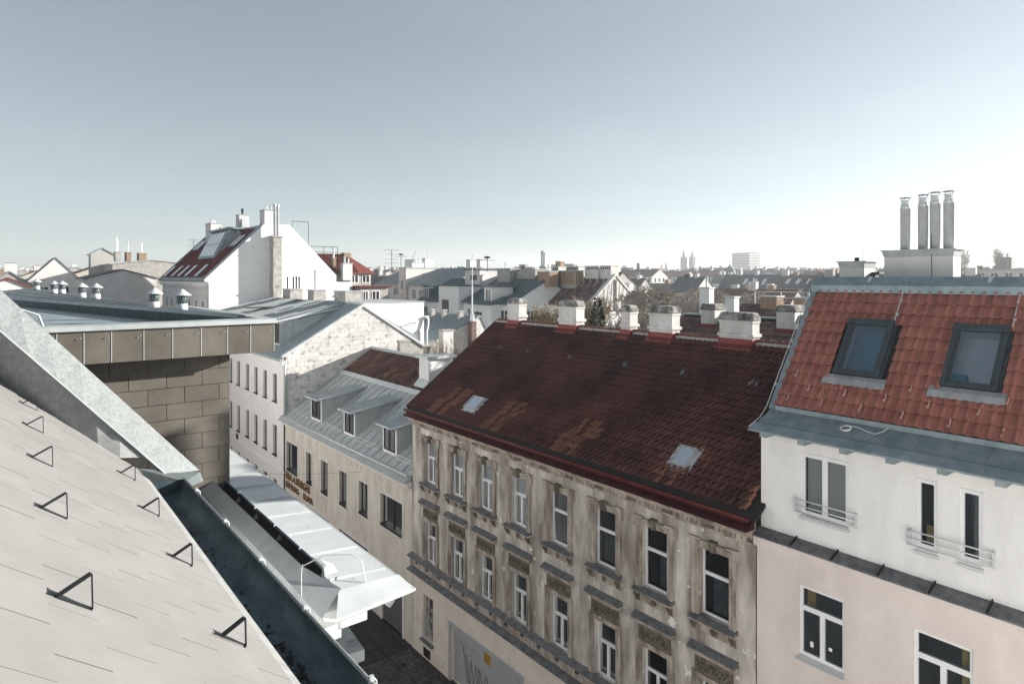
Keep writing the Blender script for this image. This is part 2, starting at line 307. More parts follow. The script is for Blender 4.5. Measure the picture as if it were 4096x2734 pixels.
def lap_tiles(parent, name, m, O, U, V, N, u0, u1, v0, v1, tw, tvh, hp, ph=0.0, thick=.01, tilt=.012, gap=.006, lap=.02, hole=None):
    """rows of flat tiles on a plane, each one an object, half bond, clipped to the half planes"""
    O, U, V, N = Vector(O), Vector(U), Vector(V), Vector(N); cache = {}; n = 0
    r = 0; v = v0
    while v < v1 - 1e-4:
        u = u0 + ((ph + r * tw / 2) % tw) - tw
        while u < u1:
            pl = clip([(u + gap / 2, v), (u + tw - gap / 2, v), (u + tw - gap / 2, v + tvh + lap), (u + gap / 2, v + tvh + lap)], hp)
            cu, cv = u + tw / 2, v + tvh / 2
            if pl and not (hole and hole(cu, cv)):
                A = sum(pl[i][0] * pl[(i + 1) % len(pl)][1] - pl[(i + 1) % len(pl)][0] * pl[i][1] for i in range(len(pl))) / 2
                if abs(A) > .012 * tw:
                    loc = [(round(p[0] - u, 4), round(p[1] - v, 4)) for p in pl]; key = tuple(loc)
                    if key not in cache:
                        mb = MB(); bot = []; top = []
                        for a, b in loc:
                            h = tilt * (1 - b / tvh); bot.append(Vector((a, b, h))); top.append(Vector((a, b, h + thick)))
                        k = len(bot); mb.v = [tuple(p) for p in bot + top]; mb.f = [tuple(range(k))[::-1], tuple(range(k, 2 * k))] + [(i, (i + 1) % k, k + (i + 1) % k, k + i) for i in range(k)]
                        cache[key] = mb.mesh(name, m)
                    M = Matrix((U, V, N)).transposed().to_4x4(); jit = random.uniform(-.0012, .0012)
                    M.translation = O + U * u + V * v + N * (random.uniform(0, .0025) + .0)
                    inst(name, cache[key], parent, M @ Matrix.Rotation(jit * 3, 4, 'Z')); n += 1
            u += tw
        v += tvh; r += 1
    return n
def pan_roll(pitch, rolls, h, rw):
    P = []
    for r in range(rolls):
        x = r * pitch; e = pitch - rw; P += [(x, 0), (x + e, 0), (x + e + rw * .12, h * .62), (x + e + rw * .32, h), (x + e + rw * .62, h), (x + e + rw * .86, h * .62)]
    return P + [(rolls * pitch, 0)]
def roll_profile(w, rolls, h, flat=.35, seg=4):
    P = []; pw = w / rolls
    for r in range(rolls):
        for k in range(seg):
            t = k / seg; z = h * (0.5 + 0.5 * cos(2 * pi * t)) ** (1 + flat * 2); P.append((r * pw + t * pw, z))
    P.append((w, h)); return P
def tile_mb(w, ln, prof, th, lift):
    mb = MB(); n = len(prof)
    for x, z in prof: mb.v.append((x, 0, z + lift + th))
    for x, z in prof: mb.v.append((x, ln, z + th * .3))
    for x, z in prof: mb.v.append((x, 0, z + lift))
    for k in range(n - 1): mb.f.append((k, k + 1, n + k + 1, n + k)); mb.f.append((2 * n + k, 2 * n + k + 1, k + 1, k))
    return mb
def tile_roof(parent, O, U, V, N, wid, length, tw, tl, prof, th, lift, m, keep=None, msel=None, limit=300, sm=False):
    """interlocking tiles; the ones that show largest are objects, the rest one mass"""
    O, U, V, N = Vector(O), Vector(U), Vector(V), Vector(N); mb = tile_mb(tw, tl * 1.06, prof, th, lift); cache = {}; cells = []
    for r in range(int(length / tl + .01)):
        for c in range(int(wid / tw + .01)):
            u, v = c * tw, r * tl
            if keep and not keep(u + tw / 2, v + tl / 2): continue
            cells.append((u, v))
    d = lambda q: (O + U * q[0] + V * q[1] - Vector((0, 0, CAMZ))).length
    cells.sort(key=d); M0 = Matrix((U, V, N)).transposed().to_4x4(); rest = {}
    for i, (u, v) in enumerate(cells):
        mm = (msel(u + tw / 2, v + tl / 2) if msel else None) or m; M = M0.copy()
        M.translation = O + U * u + V * v + N * random.uniform(-.002, .004)
        M = M @ Matrix.Rotation(random.gauss(0, .006), 4, 'Z') @ Matrix.Rotation(random.gauss(0, .008), 4, 'X')
        if i < limit:
            if mm not in cache: cache[mm] = mb.mesh('roof_tile', mm, smooth=sm)
            inst('roof_tile', cache[mm], parent, M)
        else:
            b = rest.setdefault(mm, MB()); k = len(b.v); b.v += [tuple(M @ Vector(p)) for p in mb.v]; b.f += [tuple(k + j for j in f) for f in mb.f]
    for mm, b in rest.items(): tag(b.build('roof_tiles', mm, parent, smooth=sm), kind='stuff')
def seams(parent, m, O, U, V, N, wid, length, step, h=.025, t=.02, u0=0.0, name='seam'):
    O, U, V, N = Vector(O), Vector(U), Vector(V), Vector(N); u = u0
    me = MB().box(-t / 2, t / 2, 0, length, 0, h).mesh(name, m); M0 = Matrix((U, V, N)).transposed().to_4x4()
    while u < wid + 1e-6:
        M = M0.copy(); M.translation = O + U * u; inst(name, me, parent, M); u += step
def text(body, m, parent, size, mw, ext=.02):
    cu = bpy.data.curves.new('lettering', 'FONT'); cu.body = body; cu.size = size; cu.extrude = ext; cu.resolution_u = 3
    t = bpy.data.objects.new('lettering', cu); COL.objects.link(t); me = bpy.data.meshes.new_from_object(t); bpy.data.objects.remove(t)
    me.materials.clear(); me.materials.append(MATS[m]); return inst('lettering', me, parent, mw)

# ================================================================== ground, road, pavement
g = MB(); g.face((-3000, -3000, -.3), (4500, -3000, -.3), (4500, 4500, -.3), (-3000, 4500, -.3)); tag(g.build('ground', 'city_ground'), kind='structure')
g = MB(); g.box(3.0, 12.6, -30, 140, -.28, -.12); tag(g.build('road', 'asphalt'), kind='structure')
g = MB(); g.box(12.6, 15.6, -30, 140, -.29, 0.0); pave = tag(g.build('pavement', 'asphalt'), kind='structure')
g = MB(); g.box(12.45, 12.597, -30, 140, -.2, .02); tag(g.build('kerb', 'lead_cover'), kind='structure')
cob = [MB().box(0, .36 * s, 0, .27, -.03, .022).mesh('cobble', 'cobble') for s in (.8, 1, 1.15)]
yy = 27.25; r = 0
while yy > 21.8:
    xx = 12.72 + (r % 2) * .17
    while xx < 15.2:
        k = random.choice((0, 1, 2)); sx = .36 * (.8, 1, 1.15)[k]
        if xx + sx > 15.3: break
        M = Matrix.Translation((xx, yy - .27, random.uniform(-.004, .006))) @ Matrix.Rotation(random.gauss(0, .03), 4, 'Z') @ Matrix.Rotation(random.gauss(0, .015), 4, 'X')
        if not (14.16 < xx + .1 < 14.2): inst('cobble', cob[k], pave, M)
        xx += sx + .025
    yy -= .295; r += 1
g = MB(); g.box(14.12, 14.17, 22, 60, .001, .026); g.box(13.62, 13.66, 27.35, 60, .001, .01); g.box(12.8, 15.3, 27.29, 27.34, .001, .012); g.build('joint_strip', 'black', pave)
g = MB(); g.prism([(14.75, 27.6, .004), (15.1, 27.5, .004), (15.25, 27.9, .004), (15.1, 28.3, .004), (14.8, 28.1, .004)], (0, 0, .004)); g.build('manhole_cover', 'black', pave)

# ================================================================== our own building: fibre-cement slate roof, gutter, coping
us = thing('slate_roof_house', 'near house roof of pale grey slates with triangular snow hooks and a zinc gutter', 'house', (0, 6, 0))
PT = atan2(.785, 1.0); Vd = Vector((-cos(PT), 0, sin(PT))); Nn = Vector((sin(PT), 0, cos(PT)))
zr = lambda X: 16.0 - .785 * X
rf = MB(); rf.prism([(1.7, -3, zr(1.7) - .03), (1.7, 10.95, zr(1.7) - .03), (0, 12.6, zr(0) - .03), (-2.4, 15, zr(-2.4) - .03), (-2.4, -3, zr(-2.4) - .03)], (0, 0, -.1)); roof = rf.build('roof', 'slate_under', us)
# slates: u = Y, v up the slope from the eaves at X = 1.62
slope = hypot(1, .785)
hpS = [(1.0, 0, 99), (1, -.93 * cos(PT), 10.98 - .0)]          # cut along the skewed coping
lap_tiles(roof, 'slate', 'slate_white', (1.60, 0, zr(1.60)), (0, -1, 0), Vd, Nn, -14.2, 2.6, 0, 3.9, .6, .30, [(-1, -.97 * cos(PT), 11.03)], ph=.02, thick=.009, tilt=.011, gap=.010, lap=.015)
ev = MB(); ev.hexa([(1.50, -3, zr(1.5) - .012), (1.73, -3, zr(1.73) - .02), (1.73, 10.8, zr(1.73) - .02), (1.50, 11.05, zr(1.5) - .012), (1.50, -3, zr(1.5) - .006), (1.73, -3, zr(1.73) - .013), (1.73, 10.8, zr(1.73) - .013), (1.50, 11.05, zr(1.5) - .006)])
ev.build('eaves_flashing', 'galv_shade', us)
# snow hooks
def hook_mesh():
    mb = MB(); hw = .016
    def strap(p, q, t=.005, w=hw):                              # in (s downhill, n) plane
        a = Vector((p[0], 0, p[1])); b = Vector((q[0], 0, q[1])); d = (b - a).normalized(); nn = Vector((-d.z, 0, d.x)) * t
        P = []
        for y in (-w, w): P.append([a + Vector((0, y, 0)), b + Vector((0, y, 0)), b + nn + Vector((0, y, 0)), a + nn + Vector((0, y, 0))])
        mb.hexa(P[0] + P[1])
    strap((-.19, .010), (-.12, .014)); strap((-.12, .014), (-.05, .165), .008, .026); strap((-.05, .165), (.075, .012), .007, .014); strap((.078, .012), (-.14, .006), .010, .022)
    return mb.mesh('snow_hook', 'metal_dark')
hm = hook_mesh(); Mh = Matrix((-Vd, Vector((0, 1, 0)), (-Vd).cross(Vector((0, 1, 0))))).transposed().to_4x4()
for X, ys in ((.34, (2.7, 4.42, 6.2, 8.0, 9.8, 11.5)), (1.33, (3.2, 4.92, 6.6, 8.2, 9.85))):
    for y in ys:
        M = Mh.copy(); M.translation = Vector((X, y, zr(X))) + Nn * .012; inst('snow_hook', hm, roof, M)
# gutter: half round, from inner edge (1.74) to lip (2.16)
def gut_profile(x0, z0, x1, z1, depth, n=10, t=0.0):
    P = []
    for k in range(n + 1):
        a = pi * k / n; P.append((x0 + (x1 - x0) * (1 - cos(a)) / 2, z0 + (z1 - z0) * k / n - sin(a) * (depth + t)))
    return P
gp = gut_profile(1.70, 14.61, 2.16, 14.58, .2); go = gut_profile(1.695, 14.61, 2.165, 14.58, .2, t=.006)
gm = MB(); gm.strip([(x, -3, z) for x, z in gp], [(x, 10.72, z) for x, z in gp]); gm.strip([(x, 10.72, z) for x, z in go], [(x, -3, z) for x, z in go])
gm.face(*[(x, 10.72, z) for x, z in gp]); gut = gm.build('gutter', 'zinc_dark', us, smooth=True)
MB().tube([(2.175, -3, 14.585), (2.175, 10.75, 14.585)], .016, 8).build('gutter_bead', 'galv', gut, smooth=True)
ho = MB(); ho.lathe((1.98, 8.0, 14.385), [(.02, 0), (.09, .002), (.095, .012), (.02, .008)], 14); ho.build('outlet', 'black', gut)
for y in (3.2, 4.46, 5.8, 7.09, 8.47, 9.95):
    b = MB(); b.box(2.16, 2.195, y - .012, y + .012, 14.58, 14.635); b.tube([(2.18, y, 14.63), (2.225, y + .02, 14.57), (2.24, y + .03, 14.45)], .008, 6); b.tube([(2.175, y - .02, 14.585), (2.175, y + .02, 14.585)], .019, 8); b.build('gutter_bracket', 'zinc_bright', gut)
lit = MB()
for k in range(150):
    y = random.choice((random.gauss(5.3, .22), random.uniform(3, 10))); x = 1.9 + random.gauss(0, .035); z = 14.398 + random.uniform(0, .012); s_ = random.uniform(.004, .015)
    lit.hexa([(x + dx * s_, y + dy * s_ * 1.4, z + dz * s_ * .5) for dz in (0, 1) for dx, dy in ((-1, -1), (1, -1), (1, 1), (-1, 1))])
tag(lit.build('leaf_litter', 'soil', loc=(1.9, 5, 14.4)), 'dark crumbs of leaf litter lying in the near zinc gutter', 'leaf litter', kind='stuff')
# skewed firewall: cheek and coping strip
nearE = lambda t: Vector((-.6, 12.95, 17.45)).lerp(Vector((1.98, 11.0, 14.62)), t)
farE = lambda t: Vector((-.55, 13.45, 18.05)).lerp(Vector((2.55, 11.45, 14.47)), t)
fw_ = MB(); ts = [k / 8 for k in range(9)]
fw_.strip([farE(t) for t in ts], [nearE(t) for t in ts]); fw_.strip([nearE(t) for t in ts], [nearE(t) + Vector((0, .012, -.035)) for t in ts])
fw_.strip([farE(t) + Vector((.0, .0, -.05)) for t in ts], [farE(t) for t in ts])
cop = fw_.build('coping', 'galv', us)
ck = MB(); base = lambda t: Vector((-.6, 13.1, zr(-.6) + .03)).lerp(Vector((1.62, 10.98, zr(1.62) + .02)), t)
tc = [t * .9 for t in ts]; ck.strip([nearE(t) + Vector((0, .02, -.03)) for t in tc], [base(t) for t in tc]); ck.strip([base(t) for t in tc], [base(t) + Vector((-.03, -.09, .012)) for t in tc])
ck.build('cheek_flashing', 'galv_shade', us)
MB().tube([nearE(t) + Vector((.0, -.004, .0)) for t in ts], .011, 6).build('drip_bead', 'zinc_bright', cop, smooth=True)
MB().strip([nearE(.13) + Vector((0, -.003, .004)), nearE(.137) + Vector((0, -.003, .004))], [farE(.18) + Vector((0, -.003, .006)), farE(.187) + Vector((0, -.003, .006))]).build('lap_joint', 'galv_shade', cop)
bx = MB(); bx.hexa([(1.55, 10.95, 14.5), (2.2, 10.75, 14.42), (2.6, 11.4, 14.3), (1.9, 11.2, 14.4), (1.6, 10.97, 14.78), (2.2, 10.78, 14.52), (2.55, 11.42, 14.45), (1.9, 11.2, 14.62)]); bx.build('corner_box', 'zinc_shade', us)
fc = MB(); fc.box(-8, 1.95, -30, 11.0, 0, 14.1); fc.box(-8, 1.2, -30, 11.0, 14.1, 14.9); fc.build('street_wall', 'plaster_white', us)

# ================================================================== next house on our side: shingle-clad dormer tower, flat roof, metal-covered cornice
nb = thing('shingle_tower_house', 'neighbour house with brown shingled tower, grey metal parapet and white sheet-metal cornice', 'house', (2, 14, 0))
TW = MB(); TW.box(-1.5, 3.46, 13.33, 16, 13.2, 16.2); tw_ = TW.build('tower_wall', 'slate_under', nb)
lap_tiles(tw_, 'shingle', 'shingle_brown', (0, 13.32, 13.5), (1, 0, 0), (0, 0, 1), (0, -1, 0), -.6, 3.6, 0, 2.68, .605, .297, [(1, 0, 3.5), (0, 1, 2.67)], ph=.28, thick=.012, tilt=.018, gap=.010, lap=.01)
# wait for the wide parapet: panels of the fascia
FA = MB(); FA.box(-.4, 4.17, 12.83, 13.6, 16.19, 16.66); FA.box(3.75, 4.17, 13.6, 20, 16.19, 16.66); fa = FA.build('parapet', 'slate_under', nb)
xs = [.35, .72, 1.09, 1.48, 1.96, 2.41, 2.88, 3.33, 3.75, 4.19]
for a_, b_ in zip(xs, xs[1:]):
    p = MB(); p.box(a_ + .006, b_ - .006, 12.806, 12.826, 16.165, 16.70); p.build('fascia_panel', 'shingle_brown', fa)
    p = MB(); p.tube([(b_ - .05, 12.803, 16.60), (b_ - .05, 12.79, 16.60)], .008, 6); p.tube([(b_ - .09, 12.803, 16.585), (b_ - .09, 12.79, 16.585)], .008, 6); p.build('screw', 'steel', fa)
    p = MB(); p.box(b_ - .005, b_ + .005, 12.8, 12.81, 16.17, 16.69); p.build('panel_joint', 'zinc_bright', fa)
cp = MB(); cp.hexa([(-.4, 12.76, 16.72), (4.23, 12.76, 16.72), (4.23, 13.0, 16.70), (-.4, 13.0, 16.70), (-.4, 12.78, 16.80), (4.23, 12.78, 16.80), (4.23, 12.98, 16.82), (-.4, 12.98, 16.82)]); cp.box(3.98, 4.24, 12.98, 20, 16.70, 16.81); cp.build('parapet_coping', 'zinc_gray', nb)
pan = MB(); pan.face((-1.5, 12.98, 16.58), (4.0, 12.98, 16.58), (4.0, 20, 16.58), (-1.5, 33, 16.58)); pan.build('roof_valley', 'zinc_mid', nb)
up = MB(); A = [(-1.2, 38.0), (.17, 31.3), (1.2, 26.0), (3.3, 15.8), (3.76, 13.7)]
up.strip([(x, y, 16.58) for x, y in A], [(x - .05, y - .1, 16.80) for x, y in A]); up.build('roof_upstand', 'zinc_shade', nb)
MB().strip([(x - .05, y - .12, 16.80) for x, y in A], [(x + .06, y + .1, 16.87) for x, y in A]).build('upstand_cover', 'zinc_gray', nb)
rs = MB(); B2 = [(2.0, 62.0), (2.85, 36), (3.1, 28), (3.5, 19.0), (3.9, 13.6)]
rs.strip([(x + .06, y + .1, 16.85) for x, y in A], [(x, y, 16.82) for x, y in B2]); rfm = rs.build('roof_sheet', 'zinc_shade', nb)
for k in range(1, 8):
    t = k / 8; MB().tube([Vector((a0, a1, 16.86)).lerp(Vector((b0, b1, 16.835)), t) for (a0, a1), (b0, b1) in zip(A, B2)], .012, 4).build('seam', 'zinc_gray' if k % 2 else 'zinc_dark', rfm)
rb = MB(); rb.box(-3, 3.4, 20, 60, 13.1, 16.55); rb.build('upper_wall', 'plaster_white', nb)
MB().tube([(-.3, 13.25, 17.1), (.28, 13.22, 17.08), (.5, 13.2, 16.98), (.62, 13.18, 16.6)], .016, 6).build('hand_rail', 'zinc_bright', nb, smooth=True)
for x, y, s_ in ((3.3, 16.5, 1.0), (3.03, 18.3, 1.02), (2.72, 27.7, 1.12), (2.45, 29.6, 1.12), (2.35, 38.0, 1.2), (2.06, 38.6, 1.2), (1.85, 51.5, 1.35)):
    v = MB(); v.lathe((x, y, 16.8), [(.135 * s_, 0), (.12 * s_, .2 * s_)], 14); vo = v.build('roof_vent', 'zinc_bright', nb, smooth=True)
    v = MB(); v.lathe((x, y, 16.8), [(.105 * s_, .2 * s_), (.105 * s_, .40 * s_)], 14)
    vm = v.build('mesh_collar', 'zinc_dark', vo, smooth=True)
    v = MB()
    for j in range(14):
        a = 2 * pi * j / 14
        for sg in (1, -1): v.tube([(x + .108 * s_ * cos(a + sg * q * .4), y + .108 * s_ * sin(a + sg * q * .4), 16.8 + s_ * (.2 + .2 * q)) for q in (0, .5, 1)], .005 * s_, 3, False)
    v.build('wire_mesh', 'zinc_gray', vo)
    v = MB(); v.lathe((x, y, 16.8), [(.2 * s_, .385 * s_), (.205 * s_, .395 * s_), (.02 * s_, .535 * s_), (.005, .54 * s_)], 16); v.build('cowl', 'zinc_bright', vo, smooth=False)
# metal-covered cornice over the street
CN = MB(); CN.box(2.6, 3.36, 7.72, 26, 13.1, 13.47); CN.box(3.36, 4.12, 7.72, 26, 13.36, 13.47); CN.box(3.36, 3.7, 7.7, 26, 13.22, 13.36); CN.box(-8, 3.3, 11.2, 60, 0, 13.09); CN.box(2.0, 3.0, 7.75, 11.2, 0, 13.4); CN.build('cornice', 'plaster_white', nb)
ys = [7.9, 8.25, 9.18, 10.12, 11.05, 12.0, 12.95, 13.9, 14.85, 15.8, 16.75, 17.7, 18.65, 19.6]
for a_, b_ in zip(ys, ys[1:]):
    p = MB(); p.hexa([(3.42, a_ + .02, 13.56), (4.26, a_ + .02, 13.50), (4.26, b_ - .0, 13.50), (3.42, b_, 13.56), (3.42, a_ + .02, 13.60), (4.26, a_ + .02, 13.535), (4.26, b_, 13.535), (3.42, b_, 13.60)]); po = p.build('cover_sheet', 'zinc_bright', nb)
    p = MB(); p.hexa([(3.42, b_ - .03, 13.6), (4.24, b_ - .03, 13.535), (4.24, b_ + .02, 13.535), (3.42, b_ + .02, 13.6), (3.42, b_ - .012, 13.63), (4.22, b_ - .012, 13.56), (4.22, b_ + .002, 13.56), (3.42, b_ + .002, 13.63)]); p.build('standing_seam', 'zinc_gray', po)
p = MB(); p.hexa([(3.2, 7.5, 13.44), (4.33, 7.62, 13.44), (4.28, 7.92, 13.5), (3.4, 7.92, 13.52), (3.2, 7.5, 13.47), (4.33, 7.62, 13.47), (4.26, 7.9, 13.57), (3.4, 7.9, 13.61)]); p.build('end_sheet', 'zinc_bright', nb)
p = MB(); p.tube([(3.0, 7.42, 13.56), (3.2, 7.49, 13.45), (4.34, 7.6, 13.45), (4.34, 26, 13.49)], .02, 6); p.build('drip_edge', 'zinc_bright', nb)
p = MB(); p.prism([(4.0, 7.75, 13.46), (4.12, 7.75, 13.46), (4.12, 7.75, 13.3), (4.05, 7.75, 13.24), (3.98, 7.75, 13.3)], (0, .12, 0)); p.build('cornice_bracket', 'zinc_gray', nb)
p = MB(); p.prism([(2.96, 14.4, 13.52), (3.0, 14.4, 13.50), (3.22, 14.4, 13.69), (3.2, 14.4, 13.72), (2.98, 14.4, 13.60)], (0, -5.75, 0)); p.build('fire_strip', 'zinc_gray', nb)
p = MB(); p.hexa([(2.96, 8.65, 13.52), (3.22, 8.65, 13.5), (3.22, 7.9, 13.5), (2.96, 7.42, 13.5), (2.98, 8.65, 13.60), (3.2, 8.65, 13.715), (3.42, 7.86, 13.64), (2.98, 7.42, 13.575)]); p.build('fire_strip_end', 'zinc_gray', nb)
gq = gut_profile(3.22, 13.66, 3.42, 13.65, .12, 8); gd = MB(); gd.strip([(x, 8.5, z) for x, z in gq], [(x, 14.2, z) for x, z in gq]); gd2 = gd.build('rear_gutter', 'black', nb, smooth=True)
MB().tube([(3.43, 8.5, 13.665), (3.43, 20, 13.665)], .018, 8).build('gutter_bead', 'zinc_dark', gd2, smooth=True)
for y in (9.3, 10.4, 11.4, 12.4):
    MB().box(3.40, 3.46, y - .012, y + .012, 13.66, 13.70).build('gutter_clip', 'steel', gd2)
    b = MB(); b.prism([(3.2, y + .4, 13.71), (3.29, y + .4, 13.71), (3.26, y + .4, 13.80)], (0, .02, 0)); b.build('snow_hook', 'metal_dark', gd2)
p = MB(); p.hexa([(3.42, 8.4, 13.6), (3.62, 8.42, 13.6), (3.66, 8.7, 13.6), (3.42, 8.9, 13.6), (3.42, 8.44, 13.72), (3.46, 8.44, 13.72), (3.48, 8.7, 13.71), (3.42, 8.86, 13.71)]); p.build('flashing_tab', 'zinc_gray', nb)
wr = MB(); wr.tube([(3.2, 8.62, 13.72), (3.45, 8.5, 13.84), (3.75, 8.3, 13.84), (3.85, 8.2, 13.78), (3.8, 7.96, 13.58)], .008, 5); wr.tube([(3.2, 8.62, 13.74), (3.12, 8.45, 13.72), (2.97, 8.05, 13.6)], .008, 5); wr.tube([(3.21, 8.62, 13.73), (3.05, 8.62, 13.62)], .008, 5); wr.build('earthing_wire', 'wire', nb)
p = MB(); p.hexa([(3.3, 8.95, 12.45), (3.95, 8.95, 12.45), (3.86, 8.1, 12.45), (3.3, 8.1, 12.45), (3.3, 8.95, 12.64), (3.95, 8.95, 12.6), (3.86, 8.1, 12.6), (3.3, 8.1, 12.64)]); p.build('bay_ledge', 'zinc_gray', nb, bevel=.012)
p = MB(); p.box(3.0, 3.78, 8.15, 8.9, 0, 12.45); p.build('bay_wall', 'plaster_white', nb)
# rest of our side of the street: its sunlit upper walls throw light across
row = thing('row_house', 'pale rendered row house further along the near side of the street', 'house', (-2, 90, 0))
MB().box(-8, 2.6, 62, 130, 0, 16.4).build('wall', 'plaster_white', row)
MB().box(-9, 2.2, -36, -3.1, 0, 18.5).build('bounce_block', 'plaster_white', us)  # unseen neighbour block behind the camera, added to bounce sun onto shaded facades

# ================================================================== old tenement with the dark red roof
h1 = thing('tenement_house', 'weathered grey-brown tenement with ornate window surrounds under a dark red tiled roof', 'house', (15.45, 18.3, 0))
f1 = Fr((15.45, 27.3, 0), (0, -1, 0), (-1, 0, 0)); AX = [25.61, 23.42, 21.32, 19.18, 16.95, 14.72, 12.68, 10.61]; W1 = 27.3 - 9.36
ops = [(27.3 - y - .48, 27.3 - y + .48, a, b) for y in AX for a, b in ((8.15, 10.06), (4.5, 6.38))]
mb = MB(); wall_open(mb, f1, 0, W1, 3.98, 11.3, ops, .22); mb.build('wall', 'wall_old', h1)
f1g = Fr((15.5, 27.3, 0), (0, -1, 0), (-1, 0, 0)); gops = [(27.3 - 26.35, 27.3 - 25.5, .86, 2.9), (27.3 - 24.0, 27.3 - 19.1, 0.0, 2.45)]
mb = MB(); wall_open(mb, f1g, 0, W1, 0, 3.98, gops, .25); mb.build('ground_floor_wall', 'wall_base', h1)
mb = MB(); f1g.box(mb, 0, 3.2, .0, .03, 0, .76); f1g.box(mb, 8.25, W1, 0, .03, 0, .76); mb.build('plinth', 'wall_base', h1)
mb = MB(); mb.prism([(16.6, 9.42, 0), (16.6, 9.42, 12.3), (20.6, 9.42, 15.2), (25.9, 9.42, 11.4), (25.9, 9.42, 0)], (0, 17.8, 0)); mb.build('side_wall', 'plaster_warm', h1)
mb = MB(); f1.box(mb, 0, .02, -1.1, 0, 0, 11.2); mb.build('party_wall', 'plaster_warm', h1)
# band between ground and first floor
mb = MB(); f1.box(mb, -.05, W1, 0, .12, 4.02, 4.42); mb.build('band', 'trim_old', h1)
mb = MB(); f1.box(mb, -.05, W1, 0, .16, 3.66, 3.74); f1.box(mb, -.05, W1, 0, .24, 3.74, 3.80); mb.build('base_moulding', 'wall_base', h1)
for nm, z0, z1, d, n_ in (('ledge_cover', 4.46, 4.56, .27, 12), ('ledge_cover', 3.82, 3.92, .3, 12)):
    for k in range(n_):
        a0, a1 = -.06 + k * (W1 + .06) / n_, -.06 + (k + 1) * (W1 + .06) / n_ - .012
        m2 = MB(); m2.hexa([f1.p(a0, 0, z0 - .03), f1.p(a1, 0, z0 - .03), f1.p(a1, d, z0 - .03), f1.p(a0, d, z0 - .03), f1.p(a0, 0, z1), f1.p(a1, 0, z1), f1.p(a1, d, z0), f1.p(a0, d, z0)]); m2.build(nm, 'lead_cover', h1)
for k in range(18):
    m2 = MB(); f1.box(m2, .5 + k * .98, .68 + k * .98, .118, .126, 4.2, 4.29); m2.build('air_vent', 'black', h1)
for k in range(7): m2 = MB(); f1.box(m2, 2.3 + k * 2.2, 2.32 + k * 2.2, .119, .127, 4.02, 4.42); m2.build('panel_groove', 'black', h1)
# cornice, dentils, red flashing and gutter
mb = MB()
for z0, z1, d in ((10.62, 10.68, .06), (10.86, 10.93, .2), (10.93, 11.0, .28), (11.0, 11.06, .38)): f1.box(mb, -.1 + .0 * d, W1, 0, d, z0, z1)
mb.build('cornice', 'trim_old', h1)
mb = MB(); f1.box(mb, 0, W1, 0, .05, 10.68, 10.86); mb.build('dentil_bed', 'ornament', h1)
den = MB().box(0, .13, 0, .065, 0, .13).mesh('dentil', 'trim_old')
k = 0; a = .04
while a < W1 - .1:
    if k % 8 not in (6, 7): M = Matrix.Translation(f1.p(a, .05, 10.71)) @ Matrix.Rotation(-pi / 2, 4, 'Z') ; inst('dentil', den, h1, Matrix.Translation(f1.p(a, .115, 10.71)) @ Matrix(((0, 1, 0, 0), (-1, 0, 0, 0), (0, 0, 1, 0), (0, 0, 0, 1))))
    k += 1; a += .165 if k % 8 else .24
n_ = 14
for k in range(n_):
    y0, y1 = 27.42 - k * 18.05 / n_, 27.42 - (k + 1) * 18.05 / n_ + .008
    m2 = MB(); m2.hexa([(15.0, y1, 11.07), (15.0, y0, 11.07), (15.42, y0, 11.07), (15.42, y1, 11.07), (15.0, y1, 11.095), (15.0, y0, 11.095), (15.42, y0, 11.33), (15.42, y1, 11.33)]); m2.build('eaves_flashing', 'flash_red', h1)
g1 = gut_profile(15.02, 11.36, 15.2, 11.40, .1, 8); mb = MB(); mb.strip([(x, 9.36, z) for x, z in g1], [(x, 27.4, z) for x, z in g1]); g1o = mb.build('gutter', 'gutter_red', h1, smooth=True)
MB().tube([(15.1, 9.36, 11.36), (15.1, 27.42, 11.36)], .055, 10).build('gutter_roll', 'gutter_red', g1o, smooth=True)
for k in range(16): MB().tube([(15.1, 9.9 + k * 1.12, 11.36), (15.1, 9.94 + k * 1.12, 11.36)], .062, 10).build('gutter_joint', 'gutter_red', g1o)
# windows with their stone trim
CUR = [[('flat', 0, 1, .63, 1, 'blind_beige')], [('flat', 0, 1, .62, 1, 'blind'), ('flat', 0, .6, 0, .6, 'blind')], [('drape', 0, .9, 0, 1, 'curtain')], [('drape', .1, .95, .62, 1, 'curtain')], [('drape', .35, 1, 0, .6, 'curtain'), ('flat', 0, 1, .63, 1, 'blind_beige')], [('drape', .1, 1, .02, .62, 'curtain')], [('drape', .45, .9, 0, .6, 'curtain')], [('drape', .2, 1, 0, .6, 'curtain')]]
CUL = [None, [('flat', 0, 1, .63, 1, 'blind'), ('drape', 0, .45, .0, .5, 'curtain')], [('flat', 0, 1, .63, 1, 'blind'), ('drape', .1, .5, .2, .6, 'curtain')], [('flat', 0, 1, .62, 1, 'blind'), ('drape', .5, .9, .2, .6, 'curtain')], None, None, None, None]
def pbox(parent, name, m, *bx): q = MB(); [f1.box(q, *b) for b in bx]; return q.build(name, m, parent)
